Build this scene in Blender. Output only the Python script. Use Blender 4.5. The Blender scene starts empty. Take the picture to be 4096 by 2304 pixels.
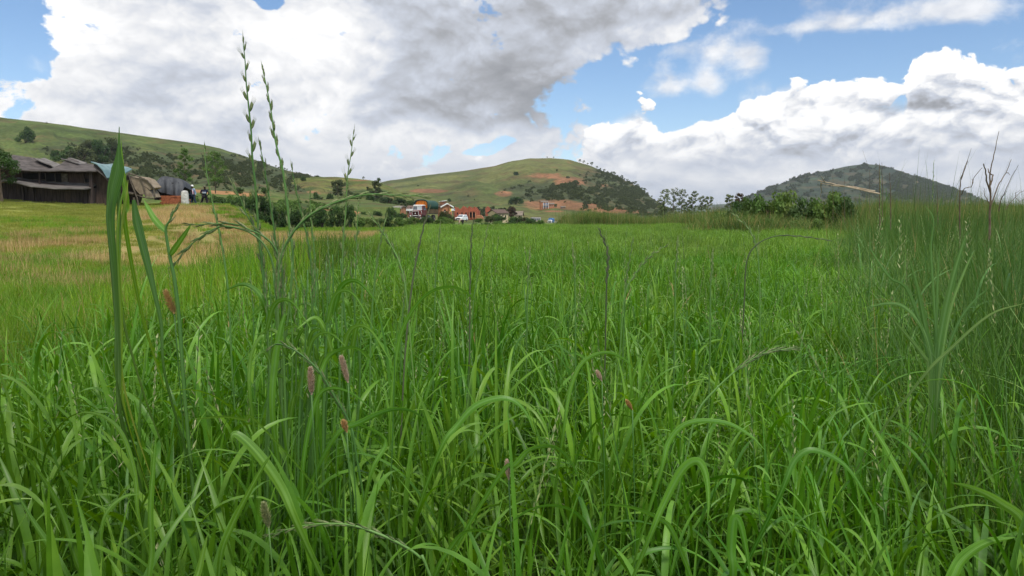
import bpy, bmesh, math, random
import numpy as np
from mathutils import Vector, Matrix
R = math.radians
rng = np.random.default_rng(7)
random.seed(7)
S = bpy.context.scene
COL = S.collection

# ------------------------------------------------------------------ camera
CAMZ = 1.15
FPX = 731.0
PITCH = math.atan(71.0 / FPX)
cam_d = bpy.data.cameras.new('camera')
cam_d.sensor_width = 36.0
cam_d.lens = 36.0 * FPX / 1024.0
cam_d.clip_start = 0.05
cam_d.clip_end = 20000
cam = bpy.data.objects.new('camera', cam_d)
COL.objects.link(cam)
cam.location = (0, 0, CAMZ)
cam.rotation_euler = (math.pi / 2 - PITCH, 0, 0)
S.camera = cam
SP, CP = math.sin(PITCH), math.cos(PITCH)

def P(sx, sy, Y):
    """photo point (4096 x 2304) at world depth Y -> world point"""
    dx = (sx / 4 - 512) / FPX
    dy = -(sy / 4 - 288) / FPX
    d = Vector((dx, CP + dy * SP, -SP + dy * CP))
    return Vector((0, 0, CAMZ)) + d * (Y / d.y)

def proj_np(x, y, z):
    zz = z - CAMZ
    f = y * CP - zz * SP
    u = y * SP + zz * CP
    return (512 + FPX * x / f) * 4, (288 - FPX * u / f) * 4

# ------------------------------------------------------------------ view / light
S.view_settings.view_transform = 'Standard'
S.view_settings.look = 'None'
S.view_settings.exposure = 0.08
S.view_settings.gamma = 1.0
SUN_EL, SUN_AZ = R(58), R(150)     # azimuth from +Y clockwise: behind the camera, to the right
sd = bpy.data.lights.new('sun', 'SUN')
sd.energy = 3.0
sd.angle = R(12)
sd.color = (1.0, 0.95, 0.86)
sun = bpy.data.objects.new('sun', sd)
COL.objects.link(sun)
sv = Vector((math.sin(SUN_AZ) * math.cos(SUN_EL), math.cos(SUN_AZ) * math.cos(SUN_EL), math.sin(SUN_EL)))
sun.rotation_euler = sv.to_track_quat('Z', 'Y').to_euler()

# ------------------------------------------------------------------ node helper
class NT:
    def __init__(s, tree):
        s.t = tree
    def new(s, typ, **kw):
        n = s.t.nodes.new(typ)
        for k, v in kw.items():
            setattr(n, k, v)
        return n
    def link(s, a, b):
        s.t.links.new(a, b)
    def put(s, sock, v):
        if isinstance(v, bpy.types.NodeSocket):
            s.link(v, sock)
        elif v is not None:
            sock.default_value = v
    def m(s, op, a, b=None, c=None, clamp=False):
        n = s.new('ShaderNodeMath', operation=op, use_clamp=clamp)
        s.put(n.inputs[0], a)
        if b is not None: s.put(n.inputs[1], b)
        if c is not None: s.put(n.inputs[2], c)
        return n.outputs[0]
    def mr(s, v, a, b, c=0.0, d=1.0, smooth=True):
        n = s.new('ShaderNodeMapRange')
        n.interpolation_type = 'SMOOTHSTEP' if smooth else 'LINEAR'
        s.put(n.inputs[0], v)
        for i, q in enumerate((a, b, c, d)): s.put(n.inputs[i + 1], q)
        return n.outputs[0]
    def mix(s, f, a, b):
        n = s.new('ShaderNodeMix', data_type='RGBA')
        s.put(n.inputs[0], f)
        s.put(n.inputs[6], a if not isinstance(a, tuple) else (*a, 1)[:4])
        s.put(n.inputs[7], b if not isinstance(b, tuple) else (*b, 1)[:4])
        return n.outputs[2]
    def noise(s, vec, scale, detail=4, rough=.5, dist=0.0, w=None):
        n = s.new('ShaderNodeTexNoise')
        if w is not None:
            n.noise_dimensions = '4D'; n.inputs['W'].default_value = w
        s.put(n.inputs['Vector'], vec)
        n.inputs['Scale'].default_value = scale
        n.inputs['Detail'].default_value = detail
        n.inputs['Roughness'].default_value = rough
        n.inputs['Distortion'].default_value = dist
        return n.outputs[0]
    def vec(s, x, y, z=0.0):
        n = s.new('ShaderNodeCombineXYZ')
        s.put(n.inputs[0], x); s.put(n.inputs[1], y); s.put(n.inputs[2], z)
        return n.outputs[0]
    def ramp(s, f, pts, interp='EASE'):
        n = s.new('ShaderNodeValToRGB')
        cr = n.color_ramp
        cr.interpolation = interp
        while len(cr.elements) < len(pts): cr.elements.new(0.5)
        for e, (p, v) in zip(cr.elements, pts):
            e.position = p
            e.color = (v, v, v, 1) if not isinstance(v, tuple) else (*v, 1)
        s.put(n.inputs[0], f)
        return n.outputs[0]

# ------------------------------------------------------------------ world: Nishita sky with clouds
def azel(sx, sy):
    d = (P(sx, sy, 100) - Vector((0, 0, CAMZ))).normalized()
    return math.atan2(d.x, d.y), math.asin(d.z)

W = bpy.data.worlds.new('World')
S.world = W
W.use_nodes = True
W.node_tree.nodes.clear()
w = NT(W.node_tree)
sky = w.new('ShaderNodeTexSky', sky_type='NISHITA')
sky.sun_disc = False
sky.sun_elevation = SUN_EL
sky.sun_rotation = SUN_AZ
sky.altitude = 1200
sky.air_density = 1.0
sky.dust_density = .5
sky.ozone_density = 1.5
geo = w.new('ShaderNodeNewGeometry')
sep = w.new('ShaderNodeSeparateXYZ')
tc = w.new('ShaderNodeTexCoord')
w.link(tc.outputs['Generated'], sep.inputs[0])
dx_, dy_, dz_ = sep.outputs
U = w.m('ARCTAN2', dx_, dy_)
V = w.m('ARCSINE', dz_)
uv0 = w.vec(U, w.m('MULTIPLY', V, 1.5))
n_big = w.noise(uv0, 3.2, 9, .56, 0.0)             # billows
n_fine = w.noise(uv0, 13.0, 7, .60, 0.15, w=None)
n_mid = w.noise(uv0, 6.5, 8, .58, .3, w=None)
uvm = uv0
uvo = w.vec(w.m('ADD', U, -.010), w.m('ADD', w.m('MULTIPLY', V, 1.5), .030))
n_mid2 = w.noise(uvo, 6.5, 8, .58, .3, w=None)
def voro(sc, det, off):
    n_ = w.new('ShaderNodeTexVoronoi', feature='F1', voronoi_dimensions='2D'); n_.inputs['Scale'].default_value = sc; n_.inputs['Detail'].default_value = det; n_.inputs['Roughness'].default_value = .55
    wv = w.vec(w.m('ADD', U, w.m('MULTIPLY', w.m('SUBTRACT', n_fine, .5), .05)), w.m('ADD', w.m('ADD', w.m('MULTIPLY', V, 1.5), off), w.m('MULTIPLY', w.m('SUBTRACT', n_mid, .5), .05)))
    w.link(wv, n_.inputs['Vector']); return n_.outputs['Distance']
vo = voro(15.0, 3.0, 0.0); puff = w.m('SUBTRACT', .50, vo)
pufs = w.m('SUBTRACT', voro(15.0, 3.0, .016), vo)
nb = w.m('SUBTRACT', n_big, .5)
nf = w.m('SUBTRACT', n_fine, .5)
nm = w.m('SUBTRACT', n_mid, .5)
billow = w.m('SUBTRACT', n_mid, n_mid2)
uvp = w.vec(w.m('ADD', U, -.004), w.m('ADD', w.m('MULTIPLY', V, 1.5), .012))
billow2 = w.m('SUBTRACT', n_fine, w.noise(uvp, 13.0, 7, .60, 0.15, w=None))
#            # light side / dark side of each puff

def gauss(sx, sy, rx, ry, amp):
    a, e = azel(sx, sy)
    du = w.m('MULTIPLY', w.m('SUBTRACT', U, a), 1 / (rx / 4 / FPX))
    dv = w.m('MULTIPLY', w.m('SUBTRACT', V, e), 1 / (ry / 4 / FPX))
    d2 = w.m('ADD', w.m('MULTIPLY', du, du), w.m('MULTIPLY', dv, dv))
    return w.m('MULTIPLY', w.m('EXPONENT', w.m('MULTIPLY', d2, -1.0)), amp)
def gsum(lst, start=0.0):
    s_ = start
    for g in lst:
        s_ = w.m('ADD', s_, gauss(*g))
    return s_
for q_ in W.node_tree.nodes:
    if q_.type == 'TEX_NOISE': q_.noise_dimensions = '2D'
def curve(x, pts, x0, x1, y0, y1):
    """piecewise curve via colour ramp: returns y for coordinate x"""
    f = w.mr(x, x0, x1, 0, 1, smooth=False)
    q = [((a - x0) / (x1 - x0), (b - y0) / (y1 - y0)) for a, b in pts]
    r = w.ramp(f, q, 'LINEAR')
    return w.mr(r, 0, 1, y0, y1, smooth=False)

# cumulus bank: top line over azimuth
bank = [(1500, 640), (1900, 640), (2250, 600), (2330, 540), (2400, 440), (2470, 390), (2560, 350), (2610, 400), (2640, 475), (2700, 480), (2760, 440), (2850, 405), (2960, 370),
        (3080, 330), (3110, 262), (3170, 250), (3260, 300), (3420, 262), (3560, 300), (3630, 320), (3650, 190), (3720, 140), (3850, 150), (3900, 200), (3940, 270), (4000, 245), (4096, 250), (4600, 300)]
bp = sorted(azel(*q) for q in bank)
vtop = curve(U, bp, bp[0][0], bp[-1][0], 0.0, 0.5)
bankd = w.m('SUBTRACT', vtop, V)                    # > 0 inside the bank
bank_a = w.m('ADD', bankd, w.m('ADD', w.m('ADD', w.m('MULTIPLY', nf, .045), w.m('MULTIPLY', puff, .045)), w.m('MULTIPLY', nm, .03)))
cB = w.m('MAXIMUM', w.mr(bank_a, -.001, .006), w.mr(bankd, .022, .045))
# right edge of the big grey cloud over elevation
edge = [(3350, -200), (3150, 0), (2950, 80), (2760, 150), (2560, 235), (2440, 300), (2390, 380), (2350, 470), (2390, 550), (2430, 620), (2450, 700), (2450, 900)]
ep = sorted((azel(*q)[1], azel(*q)[0]) for q in edge)
uedge = curve(V, ep, ep[0][0], ep[-1][0], -.2, 1.2)
grey_d = w.m('SUBTRACT', uedge, U)
cA = w.mr(w.m('ADD', grey_d, w.m('ADD', w.m('ADD', w.m('MULTIPLY', nb, .16), w.m('MULTIPLY', puff, .09)), w.m('MULTIPLY', nf, .10))), -.012, .022)
holes = gsum([(-30, 110, 100, 140, 1.5), (50, 205, 62, 55, .85), (-150, 60, 200, 200, 1.0), (1085, 0, 62, 46, 1.1), (1985, 590, 85, 26, .66), (1890, 612, 60, 16, .5), (1720, 610, 150, 50, .36), (2060, 560, 60, 20, .4)])
cA = w.m('MULTIPLY', cA, w.m('SUBTRACT', 1.0, w.mr(w.m('ADD', holes, w.m('ADD', w.m('MULTIPLY', nf, 1.9), w.m('MULTIPLY', nm, 1.1))), .40, .58)))
wisp = gsum([(2900, 205, 190, 62, .60), (3020, 280, 60, 100, .40), (3150, 110, 160, 32, .42), (2690, 340, 70, 48, .55), (2835, 330, 46, 70, .55), (3560, 50, 340, 62, .56), (3430, 80, 160, 40, .34), (3300, -10, 260, 40, .45), (3840, 40, 120, 55, .42)])
cW = w.m('MULTIPLY', w.mr(w.m('ADD', wisp, w.m('MULTIPLY', w.m('ADD', nf, nb), 1.3)), .22, .85), .88)
cover = w.m('MAXIMUM', w.m('MAXIMUM', cA, cB), cW)
# away from what the photo shows: broken cloud
away = w.mr(V, .48, .62)
cover = w.m('MAXIMUM', cover, w.m('MULTIPLY', away, w.mr(n_big, .42, .52)))
# brightness of the grey cloud
bA = gsum([(1900, 180, 520, 300, -.22), (2120, 430, 300, 130, -.20), (1650, 430, 350, 130, -.10), (2600, 60, 350, 120, -.10), (700, 360, 420, 160, -.10), (900, 480, 500, 60, -.07),
           (1250, 150, 210, 190, .20), (150, 110, 110, 130, .22), (40, 360, 130, 80, .12), (1280, 470, 150, 60, .08), (1500, 560, 400, 50, .08), (420, 240, 120, 150, .05), (2350, 330, 80, 180, .06), (950, 620, 500, 60, .05)], .875)
bA = w.m('ADD', bA, w.m('ADD', w.m('MULTIPLY', puff, .07), w.m('MULTIPLY', pufs, .10)))
bA = w.m('ADD', bA, w.m('ADD', w.m('ADD', w.m('MULTIPLY', billow, .36), w.m('MULTIPLY', billow2, .10)), w.m('MULTIPLY', nb, .34)))
# brightness of the bank: white crests, cooler body, soft bluish layers low down
crest = w.mr(bankd, .0, .10, 1, 0)
low = w.mr(V, .055, .125, 1, 0)
lay = w.noise(w.vec(U, w.m('MULTIPLY', V, 5.0)), 3.0, 6, .5, .4)
bB = w.m('ADD', w.m('MULTIPLY', crest, .14), .90)
bB = w.m('ADD', bB, w.m('MULTIPLY', billow, .50))
bB = w.m('ADD', bB, w.m('MULTIPLY', billow2, .5))
bB = w.m('ADD', bB, w.m('ADD', w.m('MULTIPLY', puff, .16), w.m('MULTIPLY', pufs, .42)))
bB = w.m('ADD', bB, w.m('MULTIPLY', nm, .12))
lowb = w.m('ADD', .78, w.m('MULTIPLY', w.m('SUBTRACT', lay, .5), .75))
isB = w.mr(w.m('MAXIMUM', bank_a, w.m('SUBTRACT', bankd, .02)), -.004, .012)
br = w.new('ShaderNodeMix', data_type='FLOAT')
w.put(br.inputs[0], isB); w.put(br.inputs[2], bA); w.put(br.inputs[3], bB)
br2 = w.new('ShaderNodeMix', data_type='FLOAT')
w.put(br2.inputs[0], w.m('MULTIPLY', low, .8)); w.put(br2.inputs[2], br.outputs[0]); w.put(br2.inputs[3], lowb)
bright = w.m('MINIMUM', w.m('MAXIMUM', br2.outputs[0], .30), 1.0)
ccol = w.ramp(bright, [(0.0, (.02, .025, .03)), (.30, (.17, .175, .19)), (.55, (.36, .37, .395)), (.72, (.56, .595, .67)), (.85, (.80, .805, .82)), (.95, (.96, .955, .95)), (1.0, (1.0, 1.0, 1.0))], 'LINEAR')
bg_s = w.new('ShaderNodeBackground'); bg_s.inputs[1].default_value = .145
hs_ = w.new('ShaderNodeHueSaturation'); hs_.inputs['Saturation'].default_value = 1.12; w.link(sky.outputs[0], hs_.inputs['Color']); w.link(hs_.outputs[0], bg_s.inputs[0])
bg_c = w.new('ShaderNodeBackground'); bg_c.inputs[1].default_value = 1.10
w.link(ccol, bg_c.inputs[0])
mx = w.new('ShaderNodeMixShader')
w.link(cover, mx.inputs[0]); w.link(bg_s.outputs[0], mx.inputs[1]); w.link(bg_c.outputs[0], mx.inputs[2])
wo = w.new('ShaderNodeOutputWorld')
w.link(mx.outputs[0], wo.inputs[0])
W.cycles.sampling_method = 'MANUAL'
W.cycles.sample_map_resolution = 512

S.render.engine = 'CYCLES'
S.cycles.max_bounces = 6
S.cycles.diffuse_bounces = 3
S.cycles.glossy_bounces = 2
S.cycles.transmission_bounces = 4
S.cycles.transparent_max_bounces = 4
S.cycles.volume_bounces = 0

# ------------------------------------------------------------------ numpy noise
def _hash(ix, iy, seed):
    h = (ix.astype(np.int64) * 374761393 + iy.astype(np.int64) * 668265263 + seed * 1274126177) & 0xffffffff
    h = ((h ^ (h >> 13)) * 1274126177) & 0xffffffff
    return ((h ^ (h >> 16)) & 0xffff) / 65535.0
def vnoise(x, y, seed=0):
    x = np.asarray(x, float); y = np.asarray(y, float)
    ix, iy = np.floor(x), np.floor(y)
    fx, fy = x - ix, y - iy
    fx = fx * fx * (3 - 2 * fx); fy = fy * fy * (3 - 2 * fy)
    a = _hash(ix, iy, seed); b = _hash(ix + 1, iy, seed)
    c = _hash(ix, iy + 1, seed); d = _hash(ix + 1, iy + 1, seed)
    return (a * (1 - fx) + b * fx) * (1 - fy) + (c * (1 - fx) + d * fx) * fy
def fbm(x, y, oct=4, seed=0):
    x = np.asarray(x, float); y = np.asarray(y, float)
    s_, a, t = 0, .5, 0
    for i in range(oct):
        s_ = s_ + a * vnoise(x * 2 ** i, y * 2 ** i, seed + i * 17); t += a; a *= .5
    return s_ / t
def sst(x, a, b):
    t = np.clip((x - a) / (b - a), 0, 1)
    return t * t * (3 - 2 * t)

# ------------------------------------------------------------------ mesh helpers
def mesh_np(name, V_, F_, mats=(), attrs=None, smooth=False, mi=None):
    """V (n,3), F (m,4) or (m,3) -> mesh"""
    V_ = np.ascontiguousarray(V_, dtype=np.float32); F_ = np.ascontiguousarray(F_, dtype=np.int32)
    me = bpy.data.meshes.new(name)
    me.vertices.add(len(V_)); me.vertices.foreach_set('co', V_.ravel())
    k = F_.shape[1]
    me.loops.add(F_.size); me.loops.foreach_set('vertex_index', F_.ravel())
    me.polygons.add(len(F_))
    me.polygons.foreach_set('loop_start', np.arange(0, F_.size, k, dtype=np.int32))
    me.polygons.foreach_set('loop_total', np.full(len(F_), k, dtype=np.int32))
    if mi is not None: me.polygons.foreach_set('material_index', np.ascontiguousarray(mi, dtype=np.int32))
    me.update(calc_edges=True)
    if smooth: me.polygons.foreach_set('use_smooth', np.ones(len(F_), dtype=bool))
    for a, v in (attrs or {}).items():
        v = np.asarray(v)
        if v.ndim == 1:
            at = me.attributes.new(a, 'FLOAT', 'POINT'); at.data.foreach_set('value', v.astype(np.float32))
        else:
            at = me.attributes.new(a, 'FLOAT_COLOR', 'POINT')
            c = np.ones((len(v), 4), np.float32); c[:, :3] = v
            at.data.foreach_set('color', c.ravel())
    for m_ in mats: me.materials.append(m_)
    return me

def tag(o, label=None, cat=None, group=None, kind=None):
    if label: o['label'] = label
    if cat: o['category'] = cat
    if group: o['group'] = group
    if kind: o['kind'] = kind
    return o
def obj(name, me, parent=None, loc=None):
    o = bpy.data.objects.new(name, me); COL.objects.link(o)
    if parent: o.parent = parent
    if loc is not None: o.location = loc
    return o
def thing(name, label, cat, loc=(0, 0, 0), rz=0.0, group=None):
    o = bpy.data.objects.new(name, None); COL.objects.link(o)
    o.empty_display_size = .2
    o.location = loc; o.rotation_euler = (0, 0, rz)
    return tag(o, label, cat, group)
def copy_tree(o, parent=None):
    c = o.copy(); COL.objects.link(c)
    if parent: c.parent = parent
    for ch in list(o.children): copy_tree(ch, c)
    return c

class MB:
    def __init__(s): s.v = []; s.f = []
    def add(s, vs, fs):
        b = len(s.v); s.v += [tuple(v) for v in vs]; s.f += [tuple(i + b for i in f) for f in fs]; return s
    def box(s, x0, x1, y0, y1, z0, z1, M=None):
        vs = [Vector((x, y, z)) for z in (z0, z1) for y in (y0, y1) for x in (x0, x1)]
        if M: vs = [M @ v for v in vs]
        return s.add(vs, [(0, 2, 3, 1), (4, 5, 7, 6), (0, 1, 5, 4), (1, 3, 7, 5), (3, 2, 6, 7), (2, 0, 4, 6)])
    def prism(s, pts, off):
        """closed solid: polygon pts (Vectors) swept by off"""
        n = len(pts); off = Vector(off)
        return s.add(list(pts) + [Vector(p) + off for p in pts],
                     [tuple(range(n)), tuple(range(2 * n - 1, n - 1, -1))] + [((i + 1) % n, i, i + n, (i + 1) % n + n) for i in range(n)])
    def tube(s, pts, rad, n=6, cap=True):
        pts = [Vector(p) for p in pts]
        if not isinstance(rad, (list, tuple)): rad = [rad] * len(pts)
        b = len(s.v); up = Vector((.13, .31, .94))
        for i, p in enumerate(pts):
            d = (pts[min(i + 1, len(pts) - 1)] - pts[max(i - 1, 0)]).normalized()
            a = d.cross(up)
            if a.length < .05: a = d.cross(Vector((1, 0, 0)))
            a.normalize(); c = d.cross(a)
            for k in range(n):
                t = 2 * math.pi * k / n
                s.v.append(tuple(p + (a * math.cos(t) + c * math.sin(t)) * rad[i]))
        for i in range(len(pts) - 1):
            for k in range(n):
                s.f.append((b + i * n + k, b + i * n + (k + 1) % n, b + (i + 1) * n + (k + 1) % n, b + (i + 1) * n + k))
        if cap:
            s.f.append(tuple(b + k for k in range(n))[::-1]); s.f.append(tuple(b + (len(pts) - 1) * n + k for k in range(n)))
        return s
    def lathe(s, prof, c=(0, 0, 0), axis='Z', n=16):
        b = len(s.v); c = Vector(c)
        for r_, h in prof:
            for k in range(n):
                t = 2 * math.pi * k / n
                a, q = r_ * math.cos(t), r_ * math.sin(t)
                v = {'Z': (a, q, h), 'X': (h, a, q), 'Y': (a, h, q)}[axis]
                s.v.append(tuple(c + Vector(v)))
        for i in range(len(prof) - 1):
            for k in range(n):
                s.f.append((b + i * n + k, b + i * n + (k + 1) % n, b + (i + 1) * n + (k + 1) % n, b + (i + 1) * n + k))
        return s
    def build(s, name, m_, parent=None, loc=None, bevel=0, smooth=False):
        me = bpy.data.meshes.new(name); me.from_pydata(s.v, [], s.f)
        bm = bmesh.new(); bm.from_mesh(me); bmesh.ops.recalc_face_normals(bm, faces=bm.faces); bm.to_mesh(me); bm.free()
        if smooth: me.polygons.foreach_set('use_smooth', [True] * len(me.polygons))
        me.materials.append(m_)
        o = obj(name, me, parent, loc)
        if bevel:
            md = o.modifiers.new('bevel', 'BEVEL'); md.width = bevel; md.segments = 2; md.limit_method = 'ANGLE'
        return o

# ------------------------------------------------------------------ materials
def base_mat(name):
    m_ = bpy.data.materials.new(name); m_.use_nodes = True
    m_.node_tree.nodes.clear()
    n = NT(m_.node_tree)
    out = n.new('ShaderNodeOutputMaterial')
    return m_, n, out
def mat(name, c1, c2=None, scale=4.0, rough=.8, spec=.3, metal=0.0, stretch=(1, 1, 1), bump=0.0, contrast=(.35, .65), detail=5, coat=0):
    m_, n, out = base_mat(name)
    pb = n.new('ShaderNodeBsdfPrincipled')
    t = n.new('ShaderNodeTexCoord'); mp = n.new('ShaderNodeMapping'); mp.inputs['Scale'].default_value = stretch
    n.link(t.outputs['Object'], mp.inputs[0])
    c2 = c2 or tuple(x * .7 for x in c1)
    ns = n.noise(mp.outputs[0], scale, detail, .6)
    n.link(n.mix(n.mr(ns, *contrast), tuple(c1), tuple(c2)), pb.inputs['Base Color'])
    pb.inputs['Roughness'].default_value = rough
    pb.inputs['Metallic'].default_value = metal
    pb.inputs['Specular IOR Level'].default_value = spec
    if coat: pb.inputs['Coat Weight'].default_value = coat
    if bump:
        b = n.new('ShaderNodeBump'); b.inputs['Strength'].default_value = bump; b.inputs['Distance'].default_value = .03
        n.link(ns, b.inputs['Height']); n.link(b.outputs[0], pb.inputs['Normal'])
    n.link(pb.outputs[0], out.inputs[0])
    return m_
def leaf_mat(name, cols, rough=.45, spec=.35, trans=.35, noise_scale=0.0, tipcol=None, inst=.35, dead=0.0):
    """cols: dark, mid, light; per blade attribute 'tint' and per instance random"""
    m_, n, out = base_mat(name)
    at = n.new('ShaderNodeAttribute'); at.attribute_name = 'tint'
    oi = n.new('ShaderNodeObjectInfo')
    f = n.m('ADD', n.m('MULTIPLY', at.outputs['Fac'], 1 - inst), n.m('MULTIPLY', oi.outputs['Random'], inst))
    col = n.ramp(f, [(0, cols[0]), (.5, cols[1]), (1, cols[2])], 'LINEAR')
    if tipcol:
        a2 = n.new('ShaderNodeAttribute'); a2.attribute_name = 'along'
        col = n.mix(n.mr(a2.outputs['Fac'], .72, 1.0, 0, .8), col, tipcol)
    ac = n.new('ShaderNodeAttribute'); ac.attribute_name = 'across'; al = n.new('ShaderNodeAttribute'); al.attribute_name = 'along'
    vn_ = n.noise(n.vec(n.m('MULTIPLY', ac.outputs['Fac'], 6.0), n.m('MULTIPLY', al.outputs['Fac'], 2.2), n.m('MULTIPLY', at.outputs['Fac'], 40.0)), 1.0, 4, .6)
    h0 = n.new('ShaderNodeHueSaturation'); n.put(h0.inputs['Value'], n.mr(vn_, .3, .7, .74, 1.24)); n.put(h0.inputs['Hue'], n.mr(vn_, .3, .7, .505, .490)); n.put(h0.inputs['Color'], col); col = h0.outputs[0]
    if dead: col = n.mix(n.m('GREATER_THAN', at.outputs['Fac'], 1 - dead), col, (.42, .31, .12))
    g = n.new('ShaderNodeNewGeometry')
    big = n.noise(g.outputs['Position'], .38, 4, .6)
    hs = n.new('ShaderNodeHueSaturation')
    n.put(hs.inputs['Value'], n.mr(big, .3, .7, .76, 1.20)); n.put(hs.inputs['Color'], col)
    n.put(hs.inputs['Hue'], n.mr(n.noise(g.outputs['Position'], 1.7, 2, .5, w=4.0), .3, .7, .487, .507))
    col = hs.outputs[0]
    rb_ = n.new('ShaderNodeAttribute'); rb_.attribute_name = 'rib'
    h3 = n.new('ShaderNodeHueSaturation'); h3.inputs['Value'].default_value = 1.45; h3.inputs['Saturation'].default_value = .85; n.put(h3.inputs['Color'], col)
    col = n.mix(n.m('MULTIPLY', rb_.outputs['Fac'], .8), col, h3.outputs[0])
    pb = n.new('ShaderNodeBsdfPrincipled')
    n.put(pb.inputs['Base Color'], col)
    pb.inputs['Roughness'].default_value = rough
    pb.inputs['Specular IOR Level'].default_value = spec
    tr = n.new('ShaderNodeBsdfTranslucent')
    h2 = n.new('ShaderNodeHueSaturation'); h2.inputs['Hue'].default_value = .490; h2.inputs['Saturation'].default_value = 1.1; h2.inputs['Value'].default_value = 1.25
    n.put(h2.inputs['Color'], col); n.link(h2.outputs[0], tr.inputs[0])
    mx_ = n.new('ShaderNodeMixShader'); mx_.inputs[0].default_value = trans
    n.link(pb.outputs[0], mx_.inputs[1]); n.link(tr.outputs[0], mx_.inputs[2])
    n.link(mx_.outputs[0], out.inputs[0])
    return m_

M_crop = leaf_mat('crop_leaf', [(.034, .118, .009), (.080, .225, .016), (.180, .360, .046)], .42, .34, .34, dead=0.035)  # near crop: shade put into a darker leaf colour
M_cropfar = leaf_mat('crop_far', [(.100, .222, .028), (.172, .325, .048), (.275, .425, .090)], .55, .2, .4, dead=0.03)  # far crop: stronger sun put into a lighter leaf colour
M_cropmid = leaf_mat('crop_mid', [(.056, .170, .013), (.112, .280, .024), (.220, .400, .060)], .48, .28, .38, dead=.04)  # tint between the painted near shade and the painted far sun
M_fine = leaf_mat('fine_grass', [(.070, .185, .012), (.135, .295, .019), (.270, .400, .050)], .5, .3, .42, dead=0.05)
M_bund = leaf_mat('bund_grass', [(.035, .095, .010), (.070, .165, .016), (.17, .29, .04)], .5, .3, .36, dead=.05)
M_tall = leaf_mat('tall_grass', [(.032, .098, .016), (.068, .168, .025), (.190, .310, .075)], .5, .3, .32, dead=0.03)
M_tallfar = leaf_mat('reed', [(.058, .120, .024), (.112, .195, .038), (.24, .31, .095)], .6, .2, .32, dead=0.1)
M_straw = leaf_mat('straw', [(.30, .22, .085), (.48, .36, .15), (.66, .53, .26)], .7, .2, .3)
M_lawn = leaf_mat('lawn', [(.150, .200, .030), (.235, .275, .048), (.350, .355, .095)], .6, .2, .35)
M_ear = leaf_mat('seed_head', [(.22, .29, .10), (.35, .40, .18), (.55, .53, .32)], .6, .25, .3)
M_earhero = leaf_mat('seed_head_green', [(.085, .130, .045), (.150, .215, .075), (.30, .32, .16)], .6, .25, .25)
M_eardark = leaf_mat('seed_head_dark', [(.055, .075, .04), (.085, .11, .055), (.15, .15, .09)], .6, .25, .2)
M_stem = leaf_mat('stem_green', [(.065, .17, .03), (.10, .235, .05), (.16, .29, .08)], .45, .4, .2)
M_fox = leaf_mat('foxtail', [(.50, .38, .26), (.62, .50, .37), (.76, .66, .52)], .8, .1, .3)
M_bush = leaf_mat('bush_leaf', [(.026, .058, .014), (.045, .098, .022), (.085, .155, .038)], .6, .25, .28)
M_bush2 = leaf_mat('bush_leaf_light', [(.055, .115, .022), (.095, .185, .034), (.160, .260, .060)], .6, .25, .3)
M_scrub = leaf_mat('scrub_leaf', [(.046, .066, .024), (.072, .096, .034), (.120, .142, .052)], .7, .15, .2)
M_euc = leaf_mat('eucalyptus_leaf', [(.075, .105, .040), (.125, .165, .065), (.210, .245, .115)], .55, .3, .3)
M_brownbush = leaf_mat('brown_bush_leaf', [(.060, .040, .022), (.09, .062, .032), (.13, .10, .05)], .7, .15, .2)
M_bark = mat('bark', (.16, .12, .085), (.08, .06, .045), 6, .9, .1, stretch=(3, 3, .6))
M_dead = mat('dead_wood', (.20, .155, .105), (.10, .07, .045), 9, .9, .1)
M_pale = mat('pale_wood', (.52, .42, .30), (.36, .28, .19), 9, .9, .1)

# ------------------------------------------------------------------ ground
def xb(y): return -2.1 - .096 * y            # grassy bund left of the crop
def xr(y): return .12 + .45 * y               # edge of the tall grass right of the crop
def gz(x, y):
    x = np.asarray(x, float); y = np.asarray(y, float)
    s_ = sst(-x, 4 + .26 * y, 5 + .31 * y + 1e-6)
    left = s_ * (2.0 * np.clip((y - 10) / 44, 0, 1.0)) + s_ * np.clip((-x - 26) * .05, 0, 1.6) * sst(y, 15, 40)
    left = left * (1 - sst(y, 58, 70) * .6)
    z = .45 * sst(-x / np.maximum(y, 1), .070, .110) * sst(y, 74, 92) * (1 - sst(y, 150, 185)) + left
    z = z - 1.5 * np.clip((y - 150) / 150, 0, 1) * (1 - sst(y, 400, 900))
    dist = np.abs(x - xb(y))
    z = z + .30 * (1 - .75 * sst(y, 11, 26)) * np.exp(-(dist / .5) ** 2) * sst(y, 2, 6) * (1 - sst(y, 58, 64))
    z = z + .05 * (fbm(x * .5, y * .5, 3, 5) - .5)
    r = np.hypot(x, y)
    return z * 1.0 - 3.0 * sst(r, 1500, 4000)
def gzp(x, y): return float(gz(x, y))
def on_ground(sx, Y, dz=0.0):
    x = (sx / 4 - 512) / FPX * Y * (1 / CP) * 1.0
    x = P(sx, 870, Y).x
    return Vector((x, Y, gzp(x, Y) + dz))

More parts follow.
